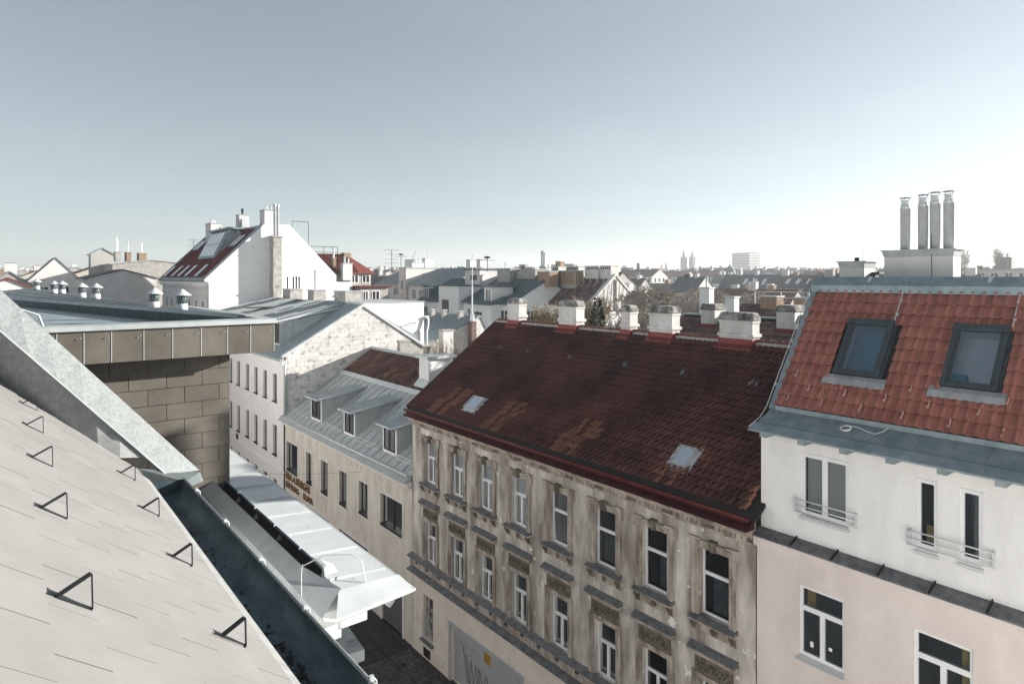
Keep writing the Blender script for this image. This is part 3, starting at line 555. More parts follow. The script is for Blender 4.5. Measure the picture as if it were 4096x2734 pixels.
for i, y in enumerate(AX):
    a = 27.3 - y
    for up_ in (1, 0):
        z0, z1 = (8.15, 10.06) if up_ else (4.5, 6.38); lay = 'T' if (not up_ or i in (0, 1, 2, 3)) else 'T1'
        wn = window(h1, f1, a - .47, a + .47, z0 + .02, z1 - .01, .2, lay, fw=.062, curtain=(CUR if up_ else CUL)[i], pm='pane_dim' if up_ else 'pane_dark')
        # moulded casing
        pbox(h1, 'window_surround', 'trim_old', (a - .66, a - .48, 0, .045, z0 - .02, z1 + .16), (a + .48, a + .66, 0, .045, z0 - .02, z1 + .16), (a - .48, a + .48, 0, .045, z1, z1 + .16),
             (a - .70, a - .60, .045, .07, z0, z1 + .2), (a + .60, a + .70, .045, .07, z0, z1 + .2), (a - .56, a - .52, .045, .06, z0, z1 + .08), (a + .52, a + .56, .045, .06, z0, z1 + .08), (a - .6, a + .6, .045, .065, z1 + .1, z1 + .16))
        if up_:
            pbox(h1, 'window_hood', 'trim_old', (a - .78, a - .42, 0, .10, z1 + .2, z1 + .27), (a - .42, a + .42, 0, .085, z1 + .15, z1 + .22), (a + .42, a + .78, 0, .10, z1 + .2, z1 + .27), (a - .78, a - .70, 0, .09, z1 - .1, z1 + .2), (a + .70, a + .78, 0, .09, z1 - .1, z1 + .2))
            q = MB(); q.hexa([f1.p(a - .07, 0, z1 - .03), f1.p(a + .07, 0, z1 - .03), f1.p(a + .06, .13, z1 - .0), f1.p(a - .06, .13, z1 - .0), f1.p(a - .13, 0, z1 + .31), f1.p(a + .13, 0, z1 + .31), f1.p(a + .12, .19, z1 + .29), f1.p(a - .12, .19, z1 + .29)])
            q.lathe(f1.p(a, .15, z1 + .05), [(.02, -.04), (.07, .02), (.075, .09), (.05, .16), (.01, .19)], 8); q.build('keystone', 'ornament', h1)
            z = z0
            q = MB(); q.hexa([f1.p(a - .74, 0, z - .06), f1.p(a + .74, 0, z - .06), f1.p(a + .74, .23, z - .075), f1.p(a - .74, .23, z - .075), f1.p(a - .74, 0, z + .03), f1.p(a + .74, 0, z + .03), f1.p(a + .73, .24, z - .035), f1.p(a - .73, .24, z - .035)]); q.build('sill', 'lead_cover', h1)
            pbox(h1, 'sill_moulding', 'trim_old', (a - .76, a + .76, 0, .2, z - .13, z - .06), (a - .70, a + .70, 0, .05, z - .42, z - .13))
            for sg in (-1, 1):
                q = MB(); c = a + sg * .62
                q.prism([f1.p(c - .075, 0, z - .13), f1.p(c - .075, .19, z - .13), f1.p(c - .075, .17, z - .22), f1.p(c - .075, .09, z - .32), f1.p(c - .075, .07, z - .42), f1.p(c - .075, 0, z - .46)], f1.u * .15)
                for s2 in (-.05, 0, .05): q.tube([f1.p(c + s2, .195, z - .14), f1.p(c + s2, .175, z - .22), f1.p(c + s2, .1, z - .32)], .014, 4)
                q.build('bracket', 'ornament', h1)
            q = MB()
            for t in range(8): q.tube([f1.p(a + .03 * cos(t * pi / 4), .06, z - .29 + .03 * sin(t * pi / 4)), f1.p(a + .1 * cos(t * pi / 4), .075, z - .29 + .1 * sin(t * pi / 4))], .022, 5)
            q.lathe(f1.p(a, .05, z - .32), [(.01, 0), (.04, .02), (.04, .05), (.01, .06)], 8); q.build('rosette', 'ornament', h1)
        else:
            z = z1 + .2
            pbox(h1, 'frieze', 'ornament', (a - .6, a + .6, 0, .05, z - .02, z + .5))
            q = MB()
            for t in range(13):
                s_ = -.5 + t / 12; q.tube([f1.p(a + s_ - .05, .06, z + .12 + .1 * abs(s_)), f1.p(a + s_, .1, z + .22 + .06 * cos(t * 2)), f1.p(a + s_ + .05, .06, z + .32)], .03, 5)
                q.tube([f1.p(a + s_ * .9, .06, z + .10 + .22 * (.5 - abs(s_))), f1.p(a + s_ * .9 + .06, .07, z + .08 + .22 * (.5 - abs(s_)))], .025, 5)
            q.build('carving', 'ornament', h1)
            q = MB(); q.hexa([f1.p(a - .76, 0, z + .66), f1.p(a + .76, 0, z + .66), f1.p(a + .76, .24, z + .655), f1.p(a - .76, .24, z + .655), f1.p(a - .76, 0, z + .79), f1.p(a + .76, 0, z + .79), f1.p(a + .74, .25, z + .70), f1.p(a - .74, .25, z + .70)]); q.build('hood_cover', 'lead_cover', h1)
            pbox(h1, 'hood_moulding', 'trim_old', (a - .78, a + .78, 0, .22, z + .58, z + .66), (a - .74, a + .74, 0, .14, z + .5, z + .58))
# ground floor
window(h1, f1g, 27.3 - 26.35, 27.3 - 25.5, .9, 2.9, .2, 'T1', fm='trim_old', pm='pane_dark', tr=.66)
q = MB(); f1g.box(q, .86, 1.9, 0, .16, .78, .86); q.build('sill', 'lead_cover', h1)
q = MB()
for k in range(6): q.tube([f1g.p(.98 + k * .15, .06, .95), f1g.p(.98 + k * .15, .06, 2.1)], .012, 5)
for z in (1.0, 1.5, 2.05): q.tube([f1g.p(.93, .06, z), f1g.p(1.82, .06, z)], .012, 5)
q.build('window_grille', 'rail_white', h1)
q = MB(); f1g.box(q, 27.3 - 26.3, 27.3 - 25.68, .03, .036, .08, .5); q.build('cellar_hatch', 'black', h1)
q = MB(); f1g.box(q, 3.16, 3.3, 0, .05, 0, 2.6); f1g.box(q, 3.3, 8.2, 0, .05, 2.45, 2.6); f1g.box(q, 8.2, 8.34, 0, .05, 0, 2.6); q.build('garage_frame', 'garage', h1)
gd_ = MB(); f1g.box(gd_, 3.3, 8.2, -.22, -.2, 0, 2.45); gdo = gd_.build('garage_door', 'garage', h1)
for k in range(19): q = MB(); f1g.box(q, 3.305, 8.195, -.2, -.185, .004 + k * .129, .122 + k * .129); q.build('slat', 'garage', gdo)
q = MB(); f1g.box(q, 5.55, 6.0, -.184, -.172, 1.78, 2.2); sg_ = q.build('warning_sign', 'sign_yellow', gdo)
TXM = lambda fr, a, b, c: Matrix.Translation(fr.p(a, b, c)) @ Matrix(((fr.u.x, 0, fr.n.x, 0), (fr.u.y, 0, fr.n.y, 0), (fr.u.z, 1, fr.n.z, 0), (0, 0, 0, 1)))
for k, s_ in enumerate(('Achtung!', 'Halten und', 'Parken', 'verboten')): text(s_, 'black', gdo, .088, TXM(f1g, 5.58, -.171, 2.10 - k * .095), .002)
q = MB()
for pts in ([(4.0, 1.75), (4.35, .35)], [(4.25, 1.5), (4.5, .3), (4.6, 1.4), (4.8, .5), (4.95, 1.35), (5.1, .35)], [(5.15, 1.3), (5.2, .3)], [(5.2, 1.3), (5.55, .35), (5.6, 1.2)], [(5.7, 1.25), (5.9, .3)]): q.tube([f1g.p(a, -.186, z) for a, z in pts], .035, 4)
for pts in ([(3.75, 1.9), (3.8, 1.7)], [(3.95, 2.0), (3.95, 1.72), (4.1, 1.72)], [(4.2, 2.0), (4.2, 1.75)], [(4.65, 1.9), (4.6, 1.6), (4.75, 1.55)], [(4.85, 1.85), (4.65, 1.9)]): q.tube([f1g.p(a, -.186, z) for a, z in pts], .012, 4)
q.build('graffiti', 'graffiti', gdo)
q = MB(); f1g.box(q, .12, .3, .03, .036, 1.55, 1.85); q.build('notice', 'sticker', h1)
# roof
PH = atan2(3.84, 5.35); LH = hypot(3.84, 5.35); V1 = (cos(PH), 0, sin(PH)); N1 = (-sin(PH), 0, cos(PH)); U1 = (0, -1, 0); O1 = (15.25, 27.4, 11.5)
mb = MB(); mb.prism([(15.22, 9.2, 11.42), (15.22, 27.38, 11.42), (20.6, 27.38, 15.27), (20.6, 9.2, 15.27)], (0, 0, -.1)); mb.prism([(20.6, 9.2, 15.27), (20.6, 27.38, 15.27), (26.2, 27.38, 11.3), (26.2, 9.2, 11.3)], (0, 0, -.1)); r1 = mb.build('roof', 'slate_under', h1)
WINDOW_LIGHT = [(23.9, 25.4), (20.05, 21.35), (15.85, 17.1), (11.7, 12.65)]  # stretches of tiles coloured as if lit by window reflections
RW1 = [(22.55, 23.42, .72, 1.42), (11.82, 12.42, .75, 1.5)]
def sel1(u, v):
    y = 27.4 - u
    for k, (a, b) in enumerate(WINDOW_LIGHT):
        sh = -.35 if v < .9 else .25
        if a < y + sh * .5 < b and v < 1.75 and not (.42 < ((y - a) / (b - a) + sh * .25) < .56) and random.random() < min(.95, 4 * min(y + sh * .5 - a, b - y - sh * .5) + .35): return 'tile_window_light'
    if v < .8 and y < 9.75: return 'tile_window_light'
VT = [25.03, 22.89, 20.13, 17.01, 14.31, 11.58]
def keep1(u, v):
    y = 27.4 - u
    return not any(a - .05 < y < b + .05 and c - .02 < v < d + .02 for a, b, c, d in RW1)
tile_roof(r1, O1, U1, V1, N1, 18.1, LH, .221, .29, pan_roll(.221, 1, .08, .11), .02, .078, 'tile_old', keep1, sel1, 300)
P1 = lambda y, v, n=0: Vector(O1) + Vector((0, y - 27.4, 0)) + Vector(V1) * v + Vector(N1) * n
def slab(mb, y0, y1, v0, v1, n0, n1): return mb.hexa([P1(y0, v0, n0), P1(y1, v0, n0), P1(y1, v1, n0), P1(y0, v1, n0), P1(y0, v0, n1), P1(y1, v0, n1), P1(y1, v1, n1), P1(y0, v1, n1)])
for a, b, c, d in RW1:
    q = MB(); slab(q, a - .14, b + .1, c - .16, c + .02, .03, .07); slab(q, a - .14, a + .02, c, d + .08, .03, .09); slab(q, b - .02, b + .12, c, d + .08, .03, .09); q.build('flashing_skirt', 'zinc_bright', r1)
    q = MB(); slab(q, a, a + .05, c, d, .03, .17); slab(q, b - .05, b, c, d, .03, .17); slab(q, a + .05, b - .05, c, c + .05, .03, .17); slab(q, a + .05, b - .05, d - .05, d, .03, .17); rwo = q.build('roof_hatch', 'zinc_gray', r1)
    slab(MB(), a + .05, b - .05, c + .05, d - .05, .13, .14).build('pane', 'pane_blue', rwo); slab(MB(), a + .05, b - .05, c + .05, d - .05, .02, .03).build('shaft', 'room_dark', rwo)
for y in VT:
    q = MB(); slab(q, y - .15, y + .15, 4.44, 4.76, .05, .064); slab(q, y - .012, y + .03, 4.5, 4.72, .064, .12); q.build('vent_tile', 'zinc_blue', r1)
rt = MB(); rt.tube([(0, 0, 0), (0, -.36, 0)], .10, 8); rtm = rt.mesh('ridge_tile', 'ridge_tile', smooth=True); y = 27.3
while y > 9.4:
    inst('ridge_tile', rtm, r1, Matrix.Translation((20.58, y, 15.37 + random.uniform(-.008, .012))) @ Matrix.Rotation(random.gauss(0, .02), 4, 'X')); y -= .345
q = MB(); q.prism([(20.42, 9.3, 15.27), (20.5, 9.3, 15.4), (20.66, 9.3, 15.4), (20.75, 9.3, 15.27)], (0, 18.05, 0)); q.build('ridge_mortar', 'mortar', r1)
q = MB(); q.hexa([P1(27.46, -.05, -.04), P1(27.36, -.05, -.04), P1(27.36, LH, -.04), P1(27.46, LH, -.04), P1(27.46, -.05, .06), P1(27.36, -.05, .06), P1(27.36, LH, .06), P1(27.46, LH, .06)]); q.build('verge', 'tile_old', r1)
def ridge_chimney(house, x0, x1, y0, y1, zb, zt, m='chimney_white', cap='chimney_cap', flash=True, band=True):
    q = MB(); q.box(x0, x1, y0, y1, zb, zt - .3); c = q.build('chimney', m, house, bevel=.02)
    if band: q = MB(); q.box(x0 - .06, x1 + .06, y0 - .06, y1 + .06, zb + (zt - zb) * .42, zb + (zt - zb) * .50); q.box(x0 - .03, x1 + .03, y0 - .03, y1 + .03, zt - .38, zt - .28); q.build('band', m, c, bevel=.025)
    q = MB(); q.hexa([(x0 - .07, y0 - .07, zt - .3), (x1 + .07, y0 - .07, zt - .3), (x1 + .07, y1 + .07, zt - .3), (x0 - .07, y1 + .07, zt - .3), (x0 + .02, y0 + .02, zt - .02), (x1 - .02, y0 + .02, zt), (x1 - .02, y1 - .02, zt - .01), (x0 + .02, y1 - .02, zt)]); q.build('chimney_cap', cap, c, bevel=.07)
    if flash:
        q = MB(); q.box(x0 - .03, x1 + .03, y0 - .03, y1 + .03, zb, 15.46); q.hexa([(x0 - .2, y0 - .08, 15.08), (x0 - .02, y0 - .08, 15.22), (x0 - .02, y1 + .08, 15.22), (x0 - .2, y1 + .08, 15.08), (x0 - .2, y0 - .08, 15.15), (x0 - .02, y0 - .08, 15.29), (x0 - .02, y1 + .08, 15.29), (x0 - .2, y1 + .08, 15.15)]); q.build('flashing', 'red_metal', c)
    return c
for xl, xc, xr, yt in ((2031.5, 2073.6, 2106, 1196), (2235, 2303, 2338, 1205), (2483, 2518, 2551, 1224), (2596, 2687, 2720, 1228), (2877, 3008, 3038.5, 1253.5), (3186, 3260, 3290, 1266)):
    ya, yb, yt_ = onX(xl, yt, 20.3), onX(xc, yt, 20.3), 0; xb = onY(xr, yt, yb.y).x; ztop = .5 * (ya.z + yb.z) + .05
    ridge_chimney(h1, 20.3, min(max(xb, 20.75), 21.1), yb.y, ya.y, 14.9, ztop)
# rear wing behind the ridge
rw = thing('rear_house', 'low courtyard house with brown tiled roof behind the row of white ridge chimneys', 'house', (26, 14, 0))
kr = .72; za = 15.75; mb = MB(); mb.prism([(27, 4, za), (27, 20.3, za), (21.9, 20.3, za - 5.1 * kr), (21.9, 4, za - 5.1 * kr)], (0, 0, -.12)); mb.prism([(27, 4, za), (27, 20.3, za), (31, 20.3, za - 4 * kr), (31, 4, za - 4 * kr)], (0, 0, -.12)); rr = mb.build('roof', 'slate_under', rw)
mb = MB(); mb.prism([(22.2, 4.2, 0), (22.2, 4.2, 12), (27, 4.2, 15.4), (30.7, 4.2, 12.8), (30.7, 4.2, 0)], (0, 15.9, 0)); mb.build('wall', 'plaster_warm', rw)
an = math.atan(kr); Vr = (cos(an), 0, sin(an)); Nr = (-sin(an), 0, cos(an))
tile_roof(rr, (22.0, 20.3, za - 5 * kr + .02), (0, -1, 0), Vr, Nr, 14.2, 6.1, .26, .33, pan_roll(.26, 1, .03, .1), .016, .034, 'tile_rear', lambda u, v: v > 2.4, None, 300)
q = MB(); q.box(26.85, 27.15, 4, 20.35, za + .02, za + .09); q.box(22, 27.1, 20.28, 20.42, 0, .01); q.build('ridge_cap', 'zinc_mid', rw)
for xl, xc, xr, yt in ((2803, 2858, 2874, 1217), (3105, 3178, 3193, 1223)):
    ya, yb = onX(xl, yt, 26.3), onX(xc, yt, 26.3); c = ridge_chimney(rw, 26.3, 27.2, yb.y, ya.y, 14.9, ya.z + .05, flash=False, band=False)
    q = MB(); q.box(26.24, 27.26, yb.y - .06, ya.y + .06, 14.9, 15.42); q.build('flashing', 'red_metal', c)

# ================================================================== white and pink house with the bright tile roof
h2 = thing('pink_white_house', 'rendered house, white top storey over pink, with terracotta tile roof and two roof windows', 'house', (15.5, 5, 0))
f2 = Fr((15.65, 9.33, 0), (0, -1, 0), (-1, 0, 0)); f2p = Fr((15.45, 9.33, 0), (0, -1, 0), (-1, 0, 0)); T = lambda y: 9.33 - y; W2 = 10.5
opw = [(T(8.25), T(7.1), 11.72, 13.27), (T(5.66), T(5.26), 11.74, 13.26), (T(4.85), T(4.45), 11.74, 13.25), (T(1.6), T(.4), 11.72, 13.27)]
mb = MB(); wall_open(mb, f2, 0, W2, 11.0, 13.95, opw, .2); mb.build('upper_wall', 'wall_white_h2', h2)
opp = [(T(8.2), T(7.1), 8.33, 10.08), (T(5.65), T(4.55), 8.33, 10.08), (T(3.0), T(1.9), 8.33, 10.08)] + [(T(y), T(y - 1.1), 4.7, 6.5) for y in (8.2, 5.65, 3.0)]
mb = MB(); wall_open(mb, f2p, 0, W2, 0, 11.0, opp, .2); mb.build('lower_wall', 'wall_pink', h2)
mb = MB(); mb.prism([(15.655, 9.3, 10.9), (15.655, 9.3, 13.9), (16.1, 9.3, 14.15), (18.35, 9.3, 17.3), (24, 9.3, 17.3), (24, 9.3, 0), (15.46, 9.3, 0), (15.46, 9.3, 10.9)], (0, -.03, 0)); mb.prism([(17, -1, 0), (17, -1, 14.5), (18.6, -1, 17.2), (24, -1, 17.2), (24, -1, 0)], (0, 10.2, 0)); mb.build('side_wall', 'wall_white_h2', h2)
mb = MB(); f2p.box(mb, -.03, W2, 0, .12, 10.72, 10.96); f2p.box(mb, -.03, W2, 0, .05, 10.66, 10.72); mb.build('string_course', 'wall_pink', h2)
for k in range(9):
    a0, a1 = -.05 + k * 1.02, -.05 + (k + 1) * 1.02
    q = MB(); q.hexa([f2p.p(a0, -.22, 10.95), f2p.p(a1, -.22, 10.95), f2p.p(a1, .17, 10.95), f2p.p(a0, .17, 10.95), f2p.p(a0, -.22, 11.12), f2p.p(a1, -.22, 11.12), f2p.p(a1, .17, 10.985), f2p.p(a0, .17, 10.985)]); lo = q.build('ledge_cover', 'lead_cover', h2)
    q = MB(); q.hexa([f2p.p(a1 - .02, -.2, 11.11), f2p.p(a1 + .02, -.2, 11.11), f2p.p(a1 + .02, .17, 10.985), f2p.p(a1 - .02, .17, 10.985), f2p.p(a1 - .01, -.2, 11.16), f2p.p(a1 + .01, -.2, 11.16), f2p.p(a1 + .01, .17, 11.03), f2p.p(a1 - .01, .17, 11.03)]); q.build('standing_seam', 'metal_dark', lo)
window(h2, f2, opw[0][0], opw[0][1], 11.74, 13.25, .1, '2', fw=.085, pm='pane_clear', curtain=[('flat', .02, .98, 0, 1, 'blind')])
window(h2, f2, opw[1][0], opw[1][1], 11.76, 13.24, .1, '1', fw=.075, pm='pane_clear', curtain=[('drape', .2, .9, 0, .3, 'curtain_yellow')]); window(h2, f2, opw[2][0], opw[2][1], 11.76, 13.23, .1, '1', fw=.075, pm='pane_clear', curtain=[('drape', .55, 1, 0, 1, 'curtain')]); window(h2, f2, opw[3][0], opw[3][1], 11.74, 13.25, .1, '2', fw=.085, pm='pane_clear')
for o in opw:
    q = MB(); f2.box(q, o[0] - .03, o[1] + .03, -.1, .06, 11.66, 11.70); f2.box(q, o[0] - .03, o[1] + .03, .048, .058, 11.62, 11.66); q.build('sill', 'rail_white', h2)
for a0, a1 in ((T(8.38), T(6.86)), (T(5.82), T(4.2))):
    q = MB()
    for z in (11.81, 11.96, 12.11): q.tube([f2.p(a0, .1, z), f2.p(a1, .1, z)], .016, 8)
    ro = q.build('window_rail', 'rail_white', h2, smooth=True)
    for a in (a0 + .05, a1 - .05): q = MB(); f2.box(q, a - .015, a + .015, 0, .095, 11.79, 12.13); q.build('rail_bracket', 'rail_white', ro)
for i, o in enumerate(opp):
    window(h2, f2p, o[0], o[1], o[2] + .02, o[3] - .01, .12, 'T', fw=.075, pm='pane_clear', tr=.68, curtain=[('drape', .03, .25, .66, 1, 'curtain_yellow')] if i == 0 else ([('drape', .8, .98, 0, 1, 'curtain_yellow')] if i == 1 else None))
    q = MB(); q.hexa([f2p.p(o[0] - .03, -.1, o[2] - .05), f2p.p(o[1] + .03, -.1, o[2] - .05), f2p.p(o[1] + .03, .12, o[2] - .07), f2p.p(o[0] - .03, .12, o[2] - .07), f2p.p(o[0] - .03, -.1, o[2] + .02), f2p.p(o[1] + .03, -.1, o[2] + .02), f2p.p(o[1] + .03, .12, o[2] - .04), f2p.p(o[0] - .03, .12, o[2] - .04)]); q.build('sill', 'rail_white', h2)
q = MB(); f2p.box(q, T(7.95), T(7.87), -.075, -.07, 8.62, 8.75); f2p.box(q, T(7.5), T(7.42), -.075, -.07, 8.72, 8.80); q.build('window_sticker', 'sticker', h2)
# eaves: brackets, gutter cover, apron
for k in range(10): q = MB(); c = T(9.0) + k * .995; f2.box(q, c - .09, c + .09, 0, .48, 13.56, 13.70); q.build('eaves_bracket', 'zinc_mid', h2)
q = MB(); q.box(15.05, 15.65, -1, 9.30, 13.70, 13.73); q.build('soffit', 'trim_old', h2)
mb = MB(); mb.hexa([(14.98, -1, 13.72), (15.27, -1, 13.74), (15.27, 9.3, 13.74), (14.98, 9.3, 13.72), (14.98, -1, 13.76), (15.27, -1, 13.90), (15.27, 9.28, 13.90), (14.98, 9.3, 13.76)]); mb.build('gutter_cover', 'zinc_blue', h2)
mb = MB(); mb.face((15.27, -1, 13.87), (15.27, 9.24, 13.87), (15.33, 9.24, 13.87), (15.33, -1, 13.87)); mb.build('gutter_slot', 'black', h2)
mb = MB(); mb.hexa([(15.33, -1, 13.86), (15.98, -1, 14.1), (15.98, 9.22, 14.1), (15.33, 9.22, 13.86), (15.33, -1, 13.90), (15.98, -1, 14.17), (15.98, 9.22, 14.17), (15.33, 9.22, 13.90)]); ap = mb.build('apron', 'zinc_blue', h2)
va = Vector((.65, 0, .27)).normalized(); seams(ap, 'zinc_mid', (15.34, 8.9, 13.905), (0, -1, 0), va, (-va.z, 0, va.x), 9.8, .68, .66, .022, .016)
q = MB(); q.box(15.9, 16.0, -1, 9.2, 14.15, 14.27); q.build('apron_upstand', 'zinc_blue', h2)
# tiles
k2 = (17.5 - 14.28) / 2.4; p2 = math.atan(k2); V2 = Vector((cos(p2), 0, sin(p2))); N2 = Vector((-sin(p2), 0, cos(p2))); O2 = Vector((15.96, 9.13, 14.25)); L2 = 4.02
RW2 = [(6.82, 7.90, 1.12, 2.74), (4.46, 5.52, 1.12, 2.74)]
mb = MB(); ysp = [-1, 4.56, 5.42, 6.92, 7.80, 9.1]; vsp = [0, 1.2, 2.62, 4.0]
for i in range(5):
    for j in range(3):
        if j == 1 and i in (1, 3): continue
        pts = [O2 + Vector((0, y - 9.13, 0)) + V2 * v - N2 * .03 for y, v in ((ysp[i], vsp[j]), (ysp[i + 1], vsp[j]), (ysp[i + 1], vsp[j + 1]), (ysp[i], vsp[j + 1]))]; mb.prism(pts, N2 * -.05)
mb.prism([(18.35, -1, 17.3), (18.35, 9.1, 17.3), (24.5, 9.1, 17.3), (24.5, -1, 17.3)], (0, 0, -.1)); r2 = mb.build('roof', 'slate_under', h2)
def keep2(u, v): y = 9.13 - u; return not any(a - .07 < y < b + .07 and c - .17 < v < d + .05 for a, b, c, d in RW2)
tile_roof(r2, O2, U1, V2, N2, 8.1, L2, .2265, .331, [(0, .012), (.02, .004), (.06, 0), (.105, .002), (.125, .018), (.145, .040), (.165, .050), (.19, .050), (.21, .040), (.222, .024), (.2265, .008)], .026, .05, 'tile_new', keep2, None, 320, False)
def P2(y, v, n=0): return O2 + Vector((0, y - 9.13, 0)) + V2 * v + N2 * n
def slab2(mb, y0, y1, v0, v1, n0, n1): return mb.hexa([P2(y0, v0, n0), P2(y1, v0, n0), P2(y1, v1, n0), P2(y0, v1, n0), P2(y0, v0, n1), P2(y1, v0, n1), P2(y1, v1, n1), P2(y0, v1, n1)])
for i, (a, b, c, d) in enumerate(RW2):
    q = MB(); slab2(q, a - .06, a + .08, c - .05, d + .04, .0, .03); slab2(q, b - .08, b + .06, c - .05, d + .04, .0, .03); slab2(q, a + .08, b - .08, c - .05, c + .08, .0, .03); slab2(q, a + .08, b - .08, d - .12, d + .04, .0, .03); fo = q.build('flashing_frame', 'roofwin_frame', r2)
    q = MB(); A = []; B = []; C_ = []
    for k in range(33): yk = a - .2 + (b - a + .4) * k / 32; w_ = .02 * sin(2 * pi * (9.13 - yk) / .3 + 1.6); A.append(P2(yk, c - .33 + .012 * sin(k * 1.7), .112 + w_ * .5)); B.append(P2(yk, c - .16, .115 + w_ * .3)); C_.append(P2(yk, c - .02, .06))
    q.strip(A, B); q.strip(B, C_); q.build('lead_apron', 'chimney_grey' if 0 else 'lead_light', fo, smooth=True)
    q = MB(); e = .09
    slab2(q, a, a + e, c, d, .03, .12); slab2(q, b - e, b, c, d, .03, .12); slab2(q, a + e, b - e, c, c + e, .03, .11); slab2(q, a - .01, b + .01, d - .13, d + .01, .03, .15); wo_ = q.build('roof_window', 'roofwin_frame', r2)
    q = MB(); slab2(q, a + e, a + e + .05, c + e, d - .13, .05, .1); slab2(q, b - e - .05, b - e, c + e, d - .13, .05, .1); slab2(q, a + e, b - e, c + e, c + e + .05, .05, .1); q.build('sash', 'roofwin_frame', wo_)
    slab2(MB(), a + e + .05, b - e - .05, c + e + .05, d - .13, .07, .08).build('pane', 'pane_clear', wo_)
    q = MB(); A0, A1, C0, C1 = a + e, b - e, c + e, d - .13
    for pts in (((A0, C0, -.28), (A1, C0, -.28), (A1, C1, -.28), (A0, C1, -.28)), ((A1, C0, .05), (A1, C1, .05), (A1, C1, -.28), (A1, C0, -.28)), ((A0, C0, .05), (A1, C0, .05), (A1, C0, -.28), (A0, C0, -.28)), ((A0, C1, .05), (A1, C1, .05), (A1, C1, -.28), (A0, C1, -.28))): q.face(*[P2(*t) for t in pts])
    q.build('shaft', 'bluebox' if i == 0 else 'room_light', wo_)
    q = MB(); q.face(*[P2(*t) for t in ((A1 - .002, C0, .05), (A1 - .002, C1, .05), (A1 - .002, C1, -.27), (A1 - .002, C0, -.27))][::-1]); q.face(*[P2(*t) for t in ((A0 + .003, C0, .05), (A0 + .003, C1, .05), (A0 + .003, C1, -.27), (A0 + .003, C0, -.27))]); q.build('shaft_lining', 'room_light', wo_)
    if i == 1:
        q = MB(); slab2(q, A1 - .3, A1 - .02, C0 + .02, C0 + .35, -.26, -.1); q.build('blue_box', 'bluebox', wo_)
        q = MB(); slab2(q, A0 + .02, A0 + .52, C0 + .02, C1 - .05, -.26, -.24); q.build('roller_blind', 'skylight_white', wo_)
    else:
        q = MB(); [q.lathe(P2(A0 + .2 + .13 * k, C0 + .08, -.16), [(.03, 0), (.035, .08), (.02, .13), (.01, .16 + .05 * k)], 8) for k in range(4)]; q.build('bottle', 'zinc_blue', wo_)
HK = [(8.81, .17), (8.8, .9), (8.37, .52), (7.94, .15), (7.88, .87), (7.46, .52), (7.01, .17), (6.98, .87), (6.54, .52), (6.09, .15), (6.06, .87), (5.63, .52), (5.15, .13), (5.11, .87), (4.68, .51), (4.23, .84), (4.2, .1)]
hkm = MB().hexa([(-.014, 0, .0), (.014, 0, .0), (.014, .2, .0), (-.014, .2, .0), (-.014, 0, .012), (.014, 0, .012), (.014, .2, .01), (-.014, .2, .01)]).box(-.018, .018, -.012, .0, -.01, .10).mesh('snow_stop', 'hook_red')
for y, v in HK: M = Matrix((U1, V2, N2)).transposed().to_4x4(); M.translation = P2(y, v, .075); inst('snow_stop', hkm, r2, M)
q = MB(); q.hexa([P2(9.24, -.1, -.05), P2(9.10, -.1, -.05), P2(9.10, L2 + .1, -.05), P2(9.24, L2 + .1, -.05), P2(9.24, -.1, .06), P2(9.10, -.1, .06), P2(9.10, L2 + .1, .06), P2(9.24, L2 + .1, .06)]); q.build('verge_flashing', 'zinc_blue', h2)
for y, s0 in ((9.27, -.12), (6.83, 2.75), (4.42, 2.75)):
    q = MB(); pts = [P2(y, s0 + (L2 - s0) * k / 6, .11) for k in range(7)]; pts = ([P2(y + (.0 if y > 9 else -.02), s0 - .05, .05)] if y < 9 else [Vector((15.5, 9.27, 13.98)), Vector((15.02, 9.3, 13.8))]) + pts if y < 9 else [Vector((15.02, 9.3, 13.80)), Vector((15.5, 9.28, 13.98))] + pts
    q.tube(pts, .012, 5); wo2 = q.build('lightning_wire', 'wire', h2, smooth=True)
    for k in range(1, 6, 2): q = MB(); p = P2(y, s0 + (L2 - s0) * k / 6, .06); q.box(p.x - .02, p.x + .02, p.y - .03, p.y + .03, p.z - .02, p.z + .06); q.build('wire_clip', 'zinc_gray', wo2)
mb = MB(); mb.hexa([(18.06, -1, 17.2), (18.4, -1, 17.3), (18.4, 9.22, 17.3), (18.06, 9.22, 17.2), (18.07, -1, 17.39), (18.42, -1, 17.62), (18.42, 9.22, 17.62), (18.07, 9.22, 17.39)]); mb.box(18.42, 18.9, -1, 9.22, 17.3, 17.58); rc = mb.build('ridge_flashing', 'zinc_blue', h2)
for y in (7.75, 5.05, 3.9): q = MB(); q.hexa([(18.17, y - .04, 17.42), (18.4, y - .04, 17.62), (18.4, y + .04, 17.62), (18.17, y + .04, 17.42), (18.15, y - .04, 17.43), (18.4, y - .04, 17.64), (18.4, y + .04, 17.64), (18.15, y + .04, 17.43)]); q.build('joint_strap', 'zinc_bright', rc)
